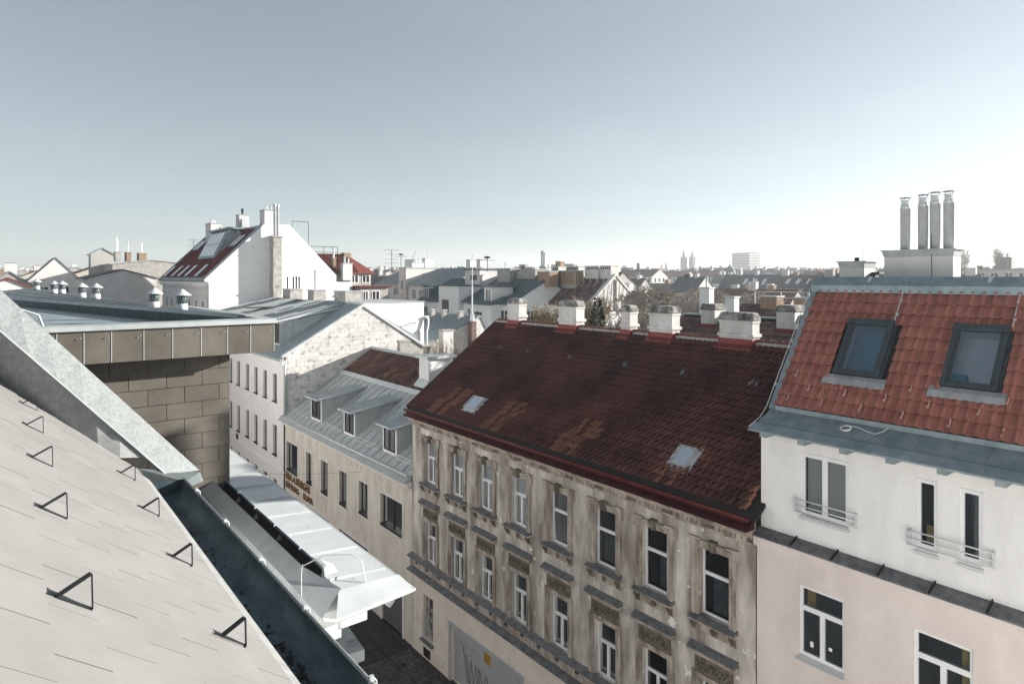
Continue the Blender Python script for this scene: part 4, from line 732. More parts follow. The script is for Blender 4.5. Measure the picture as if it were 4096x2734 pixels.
# chimneys behind the ridge
for (x0, x1, y0, y1, zt, pipes) in ((19.5, 20.05, 6.19, 7.87, 18.36, ((7.42, 1.42), (6.98, 1.46), (6.69, 1.5), (6.37, 1.5))), (19.5, 20.2, 8.42, 9.1, 18.08, ())):
    q = MB(); q.box(x0, x1, y0, y1, 17.3, zt - .19); c = q.build('chimney', 'plaster_warm', h2)
    q = MB(); q.hexa([(x0 - .01, y0 - .01, zt - .19), (x1 + .01, y0 - .01, zt - .19), (x1 + .01, y1 + .01, zt - .19), (x0 - .01, y1 + .01, zt - .19), (x0 - .05, y0 - .05, zt - .02), (x1 + .05, y0 - .05, zt - .02), (x1 + .05, y1 + .05, zt - .02), (x0 - .05, y1 + .05, zt - .02)]); q.box(x0 - .1, x1 + .1, y0 - .1, y1 + .1, zt - .02, zt + .005); q.build('chimney_cap', 'zinc_gray', c)
    for y, h in pipes:
        px = 19.75; q = MB(); q.lathe((px, y, zt), [(.125, 0), (.125, h * .80), (.128, h * .80), (.128, h * .84), (.09, h * .88)], 18); fl = q.build('flue', 'steel', c, smooth=True)
        q = MB()
        for k in range(3): q.lathe((px, y, zt + h * .87 + k * .055), [(.085, 0), (.13, .012), (.10, .035)], 18)
        q.lathe((px, y, zt + h * .99), [(.01, .075), (.155, .045), (.16, .035), (.01, .06)], 18); q.build('cowl', 'steel', fl, smooth=True)
        q = MB()
        for t in range(3): q.tube([(px + .09 * cos(t * 2.1 + .5), y + .09 * sin(t * 2.1 + .5), zt + h * .96), (px + .12 * cos(t * 2.1 + .5), y + .12 * sin(t * 2.1 + .5), zt + h * 1.03)], .008, 4)
        q.build('cowl_strut', 'metal_dark', fl)
    q = MB(); q.tube([(x0 - .02, (y0 + y1) / 2 - .35, 17.3), (x0 - .02, (y0 + y1) / 2 - .35, zt), (x0 - .02, (y0 + y1) / 2 - .35, zt + .38)], .007, 4); q.build('lightning_rod', 'metal_dark', c)
q = MB(); q.lathe((19.85, 8.76, 18.08), [(.07, 0), (.07, .1), (.09, .11)], 10); q.tube([(19.85, 8.76, 18.1), (19.85, 8.76, 18.55)], .008, 4); q.box(19.9, 20.15, 8.28, 8.43, 17.55, 17.72); q.box(20.0, 20.3, 8.2, 8.42, 17.72, 17.76); q.build('flue_box', 'metal_dark', h2)
# coil of cable on the apron
cc = MB(); pts = []
for k in range(60): a = k * .42; rr_ = .105 + .012 * sin(k * .9); X_ = 15.62 + rr_ * cos(a) * .9; pts.append((X_, 7.15 + rr_ * 1.15 * sin(a), 14.035 + (X_ - 15.62) * .41 + .02 + .0004 * k))
pts += [(15.72, 6.9, 14.11), (15.66, 6.7, 14.07), (15.62, 6.5, 14.05), (15.75, 6.36, 14.12), (15.95, 6.3, 14.24)]
tag(cc.tube(pts, .009, 5).build('cable_coil', 'sticker', loc=(15.62, 7.15, 14.05), smooth=True), 'coil of thin white cable lying on the blue-grey metal eaves', 'cable')

# ================================================================== low house with three dormers and the lettering
h3 = thing('dormer_house', 'low cream house with three zinc dormers and brown metal lettering on the wall', 'house', (15.5, 36, 0))
f3 = Fr((15.5, 45.0, 0), (0, -1, 0), (-1, 0, 0)); T3 = lambda y: 45.0 - y; W3 = 45 - 27.32
W3L = [(44.72, 42.62, 4.42, 6.4, '1'), (41.05, 40.12, 4.42, 6.44, '1'), (38.6, 37.55, 4.45, 6.45, '1'), (35.85, 34.85, 4.48, 6.47, '1'), (33.25, 32.15, 4.7, 6.5, '1'), (30.65, 28.35, 4.85, 6.5, '2')]
LW = [(41.2, 37.35, 1.4, 3.0), (36.0, 32.1, 1.4, 3.05), (30.5, 28.3, 0, 2.4), (45 - .15, 43.0, 1.4, 2.9)]
ops = [(T3(a), T3(b), c, d) for a, b, c, d, _ in W3L] + [(T3(a), T3(b), c, d) for a, b, c, d in LW]
mb = MB(); wall_open(mb, f3, 0, W3, 0, 7.95, ops, .2); mb.build('wall', 'wall_berger', h3)
for i, (a, b, c, d, l) in enumerate(W3L):
    window(h3, f3, T3(a), T3(b), c, d, .2, l, fm='window_dark', pm='pane', fw=.09, curtain=[('flat', 0, 1, .05, .97, 'black')] if i == 0 else ([('flat', 0, 1, .0, 1, 'blind_beige')] if i in (4, 5) else [('drape', .4, 1, .1, 1, 'blind_beige')]))
    q = MB()
    for bx in ((T3(a) - .14, T3(a), c - .14, d + .14), (T3(b), T3(b) + .14, c - .14, d + .14), (T3(a), T3(b), d, d + .14), (T3(a), T3(b), c - .14, c)): f3.box(q, bx[0], bx[1], 0, .03, bx[2], bx[3])
    q.build('window_surround', 'plaster_warm', h3)
    q = MB(); f3.box(q, T3(a), T3(b), -.2, .05, c - .02, c + .1); q.build('sill', 'window_dark', h3)
for a, b, c, d in LW:
    if c < .5: continue
    window(h3, f3, T3(a), T3(b), c, d, .15, '2', fm='window_dark', pm='pane_dark', fw=.08)
    q = MB(); f3.box(q, T3(a) - .12, T3(b) + .12, 0, .04, d, d + .12); f3.box(q, T3(a) - .12, T3(a), 0, .04, c, d); f3.box(q, T3(b), T3(b) + .12, 0, .04, c, d); q.build('window_surround', 'plaster_warm', h3)
q = MB(); f3.box(q, T3(30.5), T3(28.3), -.12, -.1, 0, 2.4); gt = q.build('gate', 'gate', h3)
for k in range(22): q = MB(); f3.box(q, T3(30.5) + .02 + k * .1, T3(30.5) + .07 + k * .1, -.1, -.06, .03, 2.38); q.build('slat', 'gate', gt)
q = MB(); f3.box(q, T3(30.5) - .14, T3(30.5), 0, .05, 0, 2.55); f3.box(q, T3(28.3), T3(28.3) + .14, 0, .05, 0, 2.55); f3.box(q, T3(30.5), T3(28.3), 0, .05, 2.4, 2.55); q.build('gate_frame', 'plaster_white', h3)
for s_, y, z, sz in (('EBA A.BERGER', 44.8, 3.86, .70), ('LÜFTUNG', 44.8, 3.28, .56), ('KLIMA', 41.5, 3.28, .56)):
    lo_ = text(s_, 'letter', h3, sz, TXM(f3, T3(y), .05, z), .025)
# eaves and metal part of the roof
k3 = .629; zq = lambda X: 8.1 + k3 * (X - 15.3); an = math.atan(k3); V3 = Vector((cos(an), 0, sin(an))); N3 = Vector((-sin(an), 0, cos(an)))
q = MB(); f3.box(q, 0, W3, 0, .3, 7.6, 7.72); f3.box(q, 0, W3, 0, .4, 7.72, 7.84); q.build('cornice', 'plaster_warm', h3)
for k in range(8):
    y0, y1 = 45 - k * 2.21, 45 - (k + 1) * 2.21 + .01
    q = MB(); q.hexa([(14.98, y1, 7.85), (14.98, y0, 7.85), (15.42, y0, 7.85), (15.42, y1, 7.85), (14.98, y1, 7.89), (14.98, y0, 7.89), (15.42, y0, 8.13), (15.42, y1, 8.13)]); q.build('eaves_flashing', 'zinc_gray', h3)
MB().tube([(15.22, 27.4, 8.16), (15.22, 45.1, 8.06)], .075, 10).build('gutter', 'zinc_bright', h3, smooth=True)
mb = MB(); mb.hexa([(15.3, 27.35, zq(15.3) - .1), (19.5, 27.35, zq(19.5) - .1), (19.5, 44.95, zq(19.5) - .1), (15.3, 44.95, zq(15.3) - .1), (15.3, 27.35, zq(15.3)), (19.5, 27.35, zq(19.5)), (19.5, 44.95, zq(19.5)), (15.3, 44.95, zq(15.3))]); mr_ = mb.build('metal_roof', 'zinc_gray', h3)
seams(mr_, 'zinc_mid', (15.4, 44.6, zq(15.4)), (0, -1, 0), V3, N3, 17.1, 4.8, .82, .03, .02)
q = MB(); q.hexa([(19.36, 27.35, zq(19.36)), (19.6, 27.35, zq(19.6)), (19.6, 44.98, zq(19.6)), (19.36, 44.98, zq(19.36)), (19.36, 27.35, zq(19.36) + .07), (19.6, 27.35, zq(19.6) + .09), (19.6, 44.98, zq(19.6) + .09), (19.36, 44.98, zq(19.36) + .07)]); q.build('joint_flashing', 'zinc_bright', h3)
mb = MB(); mb.prism([(19.5, 27.35, zq(19.5) - .02), (19.5, 44.95, zq(19.5) - .02), (22.07, 44.95, zq(22.07) - .02), (22.07, 27.35, zq(22.07) - .02)], (0, 0, -.1)); mb.prism([(22.07, 27.35, zq(22.07) - .02), (22.07, 44.95, zq(22.07) - .02), (28, 44.95, 8.8), (28, 27.35, 8.8)], (0, 0, -.1)); r3 = mb.build('tile_roof', 'slate_under', h3)
tile_roof(r3, Vector((19.6, 44.9, zq(19.6) + .01)), (0, -1, 0), V3, N3, 17.5, 2.95, .32, .33, roll_profile(.32, 3, .016, .1, 4), .014, .024, 'tile_mix', None, None, 300)
q = MB(); q.hexa([(21.9, 27.35, zq(21.9)), (22.2, 27.35, zq(22.0)), (22.2, 44.98, zq(22.0)), (21.9, 44.98, zq(21.9)), (21.95, 27.35, zq(22.07) + .06), (22.2, 27.35, zq(22.07) + .06), (22.2, 44.98, zq(22.07) + .06), (21.95, 44.98, zq(22.07) + .06)]); q.hexa([(15.3, 44.86, zq(15.3)), (22.1, 44.86, zq(22.1)), (22.1, 44.98, zq(22.1)), (15.3, 44.98, zq(15.3)), (15.3, 44.86, zq(15.3) + .08), (22.1, 44.86, zq(22.1) + .08), (22.1, 44.98, zq(22.1) + .08), (15.3, 44.98, zq(15.3) + .08)]); q.build('ridge_flashing', 'zinc_gray', h3)
mb = MB(); mb.prism([(15.9, 27.36, 0), (15.9, 27.36, 8.2), (22.07, 27.36, 12.1), (27.9, 27.36, 8.6), (27.9, 27.36, 0)], (0, 17.6, 0)); mb.build('body_wall', 'wall_berger', h3)
for y0, y1 in ((39.6, 41.35), (34.7, 36.2), (29.75, 31.25)):
    d = thing; xf = 15.95; zb = 8.5; zt = 9.86; X1 = 18.75
    mb = MB(); mb.hexa([(xf, y0, zb - .2), (X1, y0, zq(X1) - .2), (X1, y1, zq(X1) - .2), (xf, y1, zb - .2), (xf, y0, zt), (X1, y0, 10.26), (X1, y1, 10.26), (xf, y1, zt)]); dm = mb.build('dormer', 'zinc_gray', h3)
    q = MB(); q.hexa([(xf - .32, y0 - .12, zt + .0), (X1 + .25, y0 - .12, 10.28), (X1 + .25, y1 + .12, 10.28), (xf - .32, y1 + .12, zt), (xf - .32, y0 - .12, zt + .10), (X1 + .4, y0 - .12, 10.42), (X1 + .4, y1 + .12, 10.42), (xf - .32, y1 + .12, zt + .10)]); dr = q.build('dormer_roof', 'zinc_mid', dm)
    q = MB(); q.hexa([(xf - .34, y0 - .14, zt + .02), (X1 + .2, y0 - .14, 10.28), (X1 + .2, y0 - .10, 10.28), (xf - .34, y0 - .10, zt + .02), (xf - .34, y0 - .14, zt + .13), (X1 + .35, y0 - .14, 10.45), (X1 + .35, y0 - .10, 10.45), (xf - .34, y0 - .10, zt + .13)]); q.tube([(xf - .36, y0 - .15, zt + .05), (xf - .36, y1 + .15, zt + .03)], .055, 8); q.tube([(xf - .36, y1 + .1, zt + .03), (xf - .3, y1 + .12, zt - .12), (xf - .05, y1 + .08, zt - .25), (xf - .03, y1 + .06, zb)], .035, 6); q.build('dormer_gutter', 'zinc_bright', dm, smooth=True)
    fd = Fr((xf, y1, 0), (0, -1, 0), (-1, 0, 0)); wd = y1 - y0
    q = MB(); fd.box(q, 0, .13, 0, .04, zb - .1, zt); fd.box(q, wd - .13, wd, 0, .04, zb - .1, zt); fd.box(q, .13, wd - .13, 0, .04, zt - .1, zt); fd.box(q, .13, wd - .13, 0, .06, zb - .15, zb + .1); q.build('dormer_trim', 'plaster_white', dm)
    window(dm, fd, .15, wd - .15, zb + .1, zt - .1, -.0, '2', fm='window_dark', pm='pane', fw=.075, room=None)
    q = MB(); fd.box(q, .15, wd - .15, .004, .012, zb + .1, zt - .1); q.build('blind', 'curtain', dm)
    for a in (.8, 1.6): q = MB(); q.box(xf + a, xf + a + .015, y0 - .012, y0, zq(xf + a), zt + .13 * a); q.build('seam', 'zinc_mid', dm)
for y0, y1 in ((41.6, 44.6), (36.4, 39.55), (31.6, 34.6), (27.6, 29.6)):
    q = MB(); X_ = 15.8; z = zq(X_)
    for zz in (.04, .24): q.tube([(X_, y0, z + zz), (X_, y1, z + zz)], .016, 5)
    y = y0
    while y <= y1 + .001: q.tube([(X_, y, z + .02), (X_, y, z + .26)], .011, 4); y += .15
    q.build('snow_fence', 'rail_white', h3)
q = MB(); q.box(20.2, 21.9, 33.72, 34.85, 10.9, 12.7); c3 = q.build('chimney', 'plaster_white', h3)
q = MB(); q.hexa([(19.85, 33.6, 11.0), (20.25, 33.6, 11.1), (20.25, 34.95, 11.1), (19.85, 34.95, 11.0), (19.87, 33.6, 11.06), (20.25, 33.64, 11.5), (20.25, 34.91, 11.5), (19.87, 34.95, 11.06)]); q.hexa([(20.1, 33.55, 11.1), (22.0, 33.55, 12.25), (22.0, 33.74, 12.25), (20.1, 33.74, 11.1), (20.1, 33.6, 11.25), (22.0, 33.6, 12.4), (22.0, 33.74, 12.45), (20.1, 33.74, 11.35)]); q.build('flashing', 'zinc_bright', c3)
q = MB(); q.box(20.02, 22.1, 33.55, 35.02, 12.7, 12.86); q.box(20.35, 21.8, 33.9, 34.7, 12.86, 12.9); q.build('chimney_cap', 'zinc_bright', c3)
for x0, x1, y0, y1, zt in ((22.75, 23.55, 42, 42.4, 13.05), (21.7 + .9, 21.7 + 1.6, 38.0, 38.45, 12.95), (23.3, 24.1, 37, 37.55, 14.1)):
    q = MB(); q.box(x0, x1, y0, y1, 10, zt - .1); c = q.build('chimney', 'chimney_grey' if zt < 13.5 else 'plaster_warm', h3); q = MB(); q.box(x0 - .05, x1 + .05, y0 - .05, y1 + .05, zt - .1, zt); q.build('chimney_cap', 'chimney_grey', c)
q = MB(); pp = [Vector((15.4, 33.2, 6.95)), Vector((9, 25, 7.2)), Vector((3, 20, 9.5))]
sw = MB(); sw.tube([(15.48, 33.0, 7.0), (13, 36.2, 6.55), (10, 40, 6.4), (6, 45, 6.9), (2.6, 49.5, 8.0)], .008, 4); tag(sw.build('street_cable', 'metal_dark', loc=(15.48, 33, 7)), 'thin dark cable strung across the street from the cream wall', 'cable')

# ================================================================== white office house with the fibre-tile gable
h4 = thing('gable_tile_house', 'white house with rows of slim windows and a stained fibre-tile gable wall', 'house', (15.5, 50, 0))
f4 = Fr((15.5, 72, 0), (0, -1, 0), (-1, 0, 0)); T4 = lambda y: 72 - y
CX = [47.1, 49.3, 51.5, 53.72, 56.2, 58.45, 60.7, 63.0, 65.2]
ops4 = [(T4(c + .48), T4(c - .36), a, b) for c in CX for a, b in ((8.74, 10.72), (4.93, 7.05), (1.2, 3.2))]
mb = MB(); wall_open(mb, f4, 0, 72 - 45.02, 0, 11.7, ops4, .22); mb.build('wall', 'wall_h4', h4)
for i, c in enumerate(CX[:7]):
    for a, b in ((8.74, 10.72), (4.93, 7.05), (1.2, 3.2)):
        window(h4, f4, T4(c + .48), T4(c - .36), a, b, .2, '1' if random.random() < .7 else '2', fm='window_dark', pm='pane_dark', fw=.05, roomd=.3, curtain=[('drape', 0, 1, 0, 1, 'blind')] if random.random() < .4 else None)
        q = MB(); f4.box(q, T4(c + .56), T4(c - .42), -.1, .09, a - .06, a); q.build('sill', 'window_dark', h4)
        q = MB(); f4.box(q, T4(c + .72), T4(c + .6), 0, .02, a, b + .05); q.build('window_band', 'plaster_white', h4)
q = MB(); f4.box(q, 0, 27, 0, .04, 4.05, 4.1); q.build('string_course', 'wall_h4', h4)
q = MB(); f4.box(q, T4(56.9), T4(56.3), .0, .02, 4.2, 4.65); q.build('wall_box', 'metal_dark', h4)
q = MB(); f4.box(q, 0, 27, 0, .22, 11.55, 11.7); f4.box(q, 0, 27, 0, .34, 11.7, 11.82); q.build('cornice', 'plaster_white', h4)
# gable wall in plane Y = 45
q = MB(); q.prism([(15.5, 45.06, 0), (15.5, 45.06, 12.25), (21.25, 45.06, 15.5), (26.9, 45.06, 12.0), (26.9, 45.06, 0)], (0, .3, 0)); gw = q.build('gable_wall', 'chimney_grey', h4)
kl = (15.5 - 12.25) / 5.75; kr4 = (15.5 - 11.9) / 5.65
lap_tiles(gw, 'gable_tile', 'fibre_tile', (0, 45.05, 0), (1, 0, 0), (0, 0, 1), (0, -1, 0), 15.55, 26.6, 7.6, 15.4, .61, .315, [(-1, 0, -15.56), (-kl, 1, 12.22 - kl * 15.5), (kr4, 1, 15.42 + kr4 * 21.25), (1, 0, 26.4)], ph=.1, thick=.012, tilt=.02, gap=.012, lap=.02, hole=lambda u, v: (u > 22.4 and v < 11.6) or (u > 19.7 and v < 10.4) or v < 8.0 + (u - 15.5) * .55 - .5)
for (xa, za_), (xb, zb_) in (((15.3, 12.2), (21.3, 15.6)), ((21.3, 15.6), (26.6, 12.2))):
    q = MB(); q.hexa([(xa, 44.94, za_ - .16), (xb, 44.94, zb_ - .16), (xb, 45.3, zb_ - .16), (xa, 45.3, za_ - .16), (xa, 44.94, za_ + .05), (xb, 44.94, zb_ + .05), (xb, 45.3, zb_ + .05), (xa, 45.3, za_ + .05)]); q.build('verge_board', 'zinc_bright', h4)
MB().tube([(15.15, 45.4, 11.95), (15.3, 44.9, 11.92), (15.42, 44.88, 11.7), (15.42, 44.88, 8.3)], .075, 8).build('downpipe', 'zinc_bright', h4, smooth=True)
# tall white rear block whose wall rises behind the gable
q = MB(); q.box(21.3, 26.75, 45.4, 52, 0, 15.66); q.build('rear_block', 'plaster_white', h4)
q = MB(); q.box(21.25, 26.85, 45.34, 52.1, 15.66, 15.72); q.build('rear_coping', 'zinc_gray', h4)
q = MB(); q.tube([(26.85, 45.35, 14.4), (27.05, 45.2, 14.3), (27.0, 45.15, 13.8), (26.85, 45.1, 13.3), (26.85, 45.1, 11)], .07, 8); q.box(26.75, 27.1, 45.2, 46, 14.35, 14.5); q.build('downpipe', 'plaster_white', h4, smooth=True)
q = MB(); q.tube([(25.6, 45.4, 14.0), (25.6, 44.6, 14.05)], .05, 8); q.tube([(26.3, 45.3, 13.4), (26.3, 45.3, 12)], .09, 8); q.build('wall_pipe', 'zinc_gray', h4)
# roof with three long shed dormers
zm = lambda X: 12.1 + (X - 15.35) * (15.6 - 12.1) / 5.9
mb = MB(); mb.prism([(15.2, 45.3, zm(15.2)), (15.2, 72, zm(15.2)), (21.25, 72, 15.6), (21.25, 45.3, 15.6)], (0, 0, -.12)); mb.prism([(21.25, 45.3, 15.6), (21.25, 72, 15.6), (26, 72, 13), (26, 45.3, 13)], (0, 0, -.12)); mb.build('roof', 'zinc_mid', h4)
MB().box(15.05, 15.25, 45.2, 72, 11.82, 11.98).build('gutter', 'zinc_gray', h4)
q = MB(); q.box(16.5, 21, 57.0, 58.3, 15.0, 15.05); q.hexa([(17.5, 56.6, zm(17.5) + .03), (21.1, 56.6, 15.62), (21.1, 58.4, 15.62), (17.5, 58.4, zm(17.5) + .03), (17.5, 56.6, zm(17.5) + .06), (21.1, 56.6, 15.66), (21.1, 58.4, 15.66), (17.5, 58.4, zm(17.5) + .06)]); q.build('tile_strip', 'tile_old', h4)
for y0, y1 in ((48.2, 56.4), (58.4, 65.5), (67.6, 71.8)):
    mb = MB(); mb.hexa([(16.2, y0, zm(16.2) - .1), (20.9, y0, zm(20.9) - .1), (20.9, y1, zm(20.9) - .1), (16.2, y1, zm(16.2) - .1), (16.2, y0, 14.3), (20.9, y0, 15.1), (20.9, y1, 15.1), (16.2, y1, 14.3)]); sd = mb.build('shed_dormer', 'zinc_gray', h4)
    q = MB(); q.hexa([(15.85, y0 - .15, 14.3), (21.2, y0 - .15, 15.22), (21.2, y1 + .15, 15.22), (15.85, y1 + .15, 14.3), (15.85, y0 - .15, 14.42), (21.2, y0 - .15, 15.66), (21.2, y1 + .15, 15.66), (15.85, y1 + .15, 14.42)]); sr = q.build('shed_roof', 'zinc_mid', sd)
    q = MB(); q.hexa([(15.8, y0 - .2, 14.32), (20.9, y0 - .2, 15.2), (20.9, y0 - .15, 15.2), (15.8, y0 - .15, 14.32), (15.8, y0 - .2, 14.44), (20.9, y0 - .2, 15.32), (20.9, y0 - .15, 15.32), (15.8, y0 - .15, 14.44)]); q.build('shed_edge', 'zinc_bright', sd)
    vs = Vector((5.35, 0, 1.24)).normalized(); seams(sr, 'zinc_gray', (15.85, y1, 14.42), (0, -1, 0), vs, (-vs.z, 0, vs.x), y1 - y0, 5.4, .75, .05, .03)
    for k in range(6): xx = 16.5 + k * .62; q = MB(); q.box(xx, xx + .02, y0 - .02, y0, zm(xx), 14.3 + (xx - 16.2) * .17); q.build('seam', 'zinc_mid', sd)
    fs = Fr((16.2, y1, 0), (0, -1, 0), (-1, 0, 0)); q = MB(); fs.box(q, .3, y1 - y0 - .1, 0, .03, 12.75, 14.2); q.build('dormer_window', 'window_dark', sd)
def stack(house, x0, x1, y0, y1, zb, zt, m, flues=(), capm='zinc_gray', fl='steel', fr=.07):
    q = MB(); q.box(x0, x1, y0, y1, zb, zt - .08); c = q.build('chimney', m, house); q = MB(); q.box(x0 - .06, x1 + .06, y0 - .06, y1 + .06, zt - .08, zt); q.build('chimney_cap', capm, c)
    for (fx, fy, h) in flues:
        q = MB(); q.lathe((x0 + (x1 - x0) * fx, y0 + (y1 - y0) * fy, zt), [(fr, 0), (fr, h), (fr * 1.7, h + .02), (fr, h + .06), (fr, h + .1), (fr * 1.7, h + .12), (fr * .3, h + .2)], 10); q.build('flue', fl, c)
    return c
stack(h4, 21.4, 22.6, 60.8, 62.9, 14.6, 16.55, 'chimney_grey', ((.3, .85, .95), (.4, .25, .95), (.6, .2, 1.0), (.8, .15, .95)), fl='metal_dark')
stack(h4, 21.4, 22.5, 55.0, 56.4, 14.6, 16.55, 'chimney_grey', ((.4, .5, 1.5),), fr=.12)
stack(h4, 21.4, 22.8, 48.4, 50.6, 14.6, 16.55, 'chimney_grey')
q = MB(); q.lathe((22.2, 52.0, 15.4), [(.01, .9), (.4, .6), (.42, .58), (.1, .5)], 14); q.build('dish', 'zinc_gray', h4)

# ================================================================== tall white gable house with red roof and skylights
h5 = thing('skylight_house', 'tall white gable house with dark red roof full of skylights and a brick flue', 'house', (20, 75, 0))
q = MB(); q.prism([(15.5, 66, 0), (15.5, 66, 17.1), (15.05, 66, 17.35), (20.66, 66, 22.95), (23.17, 66, 22.95), (28.15, 66, 17.85), (28.15, 66, 0)], (0, .4, 0)); q.build('gable_wall', 'plaster_white', h5)
f5 = Fr((15.5, 88.3, 0), (0, -1, 0), (-1, 0, 0)); ops5 = [(88.3 - y - .45, 88.3 - y + .45, a, b) for y in (68.2, 71.1, 74, 77, 80, 83, 85.5) for a, b in ((13.6, 15.35), (9.9, 11.7))]
mb = MB(); wall_open(mb, f5, 0, 22.2, 0, 17.05, ops5, .2); mb.build('wall', 'plaster_warm', h5)
for o in ops5:
    if o[2] > 12:
        window(h5, f5, *o, .15, '1', fm='window_dark', pm='pane_dark', fw=.05, roomd=.3)
        q = MB(); f5.box(q, o[0] - .12, o[0], 0, .03, o[2], o[3] + .12); f5.box(q, o[1], o[1] + .12, 0, .03, o[2], o[3] + .12); f5.box(q, o[0], o[1], 0, .03, o[3], o[3] + .12); q.build('window_surround', 'plaster_white', h5)
q = MB(); f5.box(q, 0, 22.2, 0, .05, 16.1, 16.16); f5.box(q, 0, 22.1, 0, .3, 16.75, 16.95); f5.box(q, 0, 22.1, 0, .45, 16.95, 17.15); q.build('cornice', 'plaster_white', h5)
k5 = (22.95 - 17.3) / 5.6; p5 = math.atan(k5); V5 = Vector((cos(p5), 0, sin(p5))); N5 = Vector((-sin(p5), 0, cos(p5))); O5 = Vector((15.07, 88, 17.3)); L5 = hypot(5.6, 5.65)
mb = MB(); mb.prism([O5 - N5 * .02, O5 + Vector((0, -21.7, 0)) - N5 * .02, O5 + Vector((0, -21.7, 0)) + V5 * L5 - N5 * .02, O5 + V5 * L5 - N5 * .02], N5 * -.15); mb.prism([(20.66, 66.3, 22.9), (23.17, 66.3, 22.9), (23.17, 88, 22.9), (20.66, 88, 22.9)], (0, 0, -.1)); mb.prism([(23.17, 66.3, 22.9), (28.2, 66.3, 17.8), (28.2, 88, 17.8), (23.17, 88, 22.9)], (-.1, 0, -.1)); r5 = mb.build('roof', 'zinc_mid', h5)
mat('tile_h5', (.10, .014, .013), (.17, .03, .026), 1.2, .8, bump=.2, rnd=.2)
tile_roof(r5, O5 + Vector((0, -.7, 0)) + V5 * .35, (0, -1, 0), V5, N5, 20.4, L5 - .5, .52, .42, roll_profile(.52, 2, .03, .2, 3), .02, .03, 'tile_h5', None, None, 300)
P5 = lambda y, v, n=0: O5 + Vector((0, y - 88, 0)) + V5 * v + N5 * n
def slab5(mb, y0, y1, v0, v1, n0, n1): return mb.hexa([P5(y0, v0, n0), P5(y1, v0, n0), P5(y1, v1, n0), P5(y0, v1, n0), P5(y0, v0, n1), P5(y1, v0, n1), P5(y1, v1, n1), P5(y0, v1, n1)])
for y, v in ((86.2, .45), (82.0, .45), (78.6, .45), (75.2, .45), (70.6, .45), (68.4, 4.7), (69.6, 4.7), (84.6, 4.9), (86, 4.9)):
    q = MB(); slab5(q, y - .62, y + .62, v, v + 1.75, .04, .16); so_ = q.build('skylight', 'roofwin_frame', r5); q = MB(); slab5(q, y - .5, y - .04, v + .1, v + 1.65, .16, .18); q.build('pane', 'skylight_white', so_); q = MB(); slab5(q, y + .04, y + .5, v + .1, v + 1.65, .16, .18); q.build('pane', 'skylight_white', so_)
q = MB(); slab5(q, 66.2, 66.75, 0, L5, .02, .14); slab5(q, 87.6, 88.1, 0, L5, .02, .14); slab5(q, 66.2, 88.1, -.1, .3, .02, .12); q.build('roof_edge', 'zinc_mid', r5)
for k in range(26): q = MB(); slab5(q, 66.4 + k * .84, 66.5 + k * .84, -.08, .3, .1, .2); q.build('snow_stop', 'zinc_gray', r5)
# glazed dormer
q = MB(); q.hexa([P5(71.2, 3.2, 0), P5(78.4, 3.2, 0), P5(78.4, 7.0, 0), P5(71.2, 7.0, 0), P5(71.2, 3.2, .1), P5(78.4, 3.2, .1), Vector((19.6, 78.4, 22.7)), Vector((19.6, 71.2, 22.7))]); gdm = q.build('glazed_dormer', 'zinc_mid', r5)
q = MB(); q.hexa([P5(71.2, 3.2, 0), P5(78.4, 3.2, 0), Vector((19.4, 78.4, 22.5)), Vector((19.4, 71.2, 22.5)), P5(71.2, 3.2, .12), P5(78.4, 3.2, .12), Vector((18.7, 78.4, 22.62)), Vector((18.7, 71.2, 22.62))]); q.build('dormer_front', 'zinc_blue', gdm)
lo5 = [P5(78.0, 3.2, .12), P5(71.6, 3.2, .12)]; hi5 = [Vector((18.7, 78.0, 22.62)), Vector((18.7, 71.6, 22.62))]; n5 = (hi5[0] - lo5[0]).cross(Vector((0, 1, 0))).normalized(); n5 = n5 if n5.x < 0 else -n5
for i in range(4):
    for j in range(2):
        a0, a1 = .03 + i * .235 + .012, .03 + (i + 1) * .235 - .012; b0, b1 = .06 + j * .43 + .012, .06 + (j + 1) * .43 - .012
        pt = lambda a, b: lo5[0].lerp(lo5[1], a).lerp(hi5[0].lerp(hi5[1], a), b) + n5 * .03
        q = MB(); q.prism([pt(a0, b0), pt(a1, b0), pt(a1, b1), pt(a0, b1)], n5 * .03); q.build('pane', 'skylight_white', gdm)
q = MB(); q.box(18.45, 21.0, 70.9, 78.7, 22.65, 22.85); q.build('dormer_roof', 'zinc_blue', gdm)
q = MB(); q.box(21.18, 22.02, 64.9, 66.0, 15.0, 21.6); fl5 = q.build('wall_flue', 'chimney_grey', h5); q = MB(); q.box(21.05, 22.15, 64.8, 66.0, 21.6, 21.75); q.box(21.12, 22.08, 64.86, 66, 20.6, 20.7); q.box(21.1, 22.1, 64.84, 66, 16.7, 16.85); q.build('flue_band', 'chimney_grey', fl5)
for x in (21.45, 21.75): MB().lathe((x, 65.35, 21.75), [(.13, 0), (.13, 2.9), (.2, 2.95), (.13, 3.0), (.2, 3.1), (.05, 3.2)], 12).build('metal_pipe', 'zinc_bright', fl5, smooth=True)
stack(h5, 21.3, 22.6, 68, 69.6, 22.8, 24.6, 'plaster_warm', ((.3, .4, .3), (.7, .5, .3)), capm='zinc_mid'); stack(h5, 20.2, 21.2, 73, 74.3, 22.3, 24.4, 'plaster_warm', ((.5, .5, .5),), fl='metal_dark', fr=.12); stack(h5, 19.6, 20.8, 82.5, 85, 22.0, 24.1, 'plaster_warm', ((.2, .2, .3), (.5, .5, .3), (.8, .8, .3)))
q = MB(); q.box(20.3, 20.9, 72.3, 72.9, 22.9, 23.9); q.box(20.4, 21.0, 81.4, 82.0, 22.5, 23.6); q.build('cooling_unit', 'zinc_bright', h5)
q = MB()
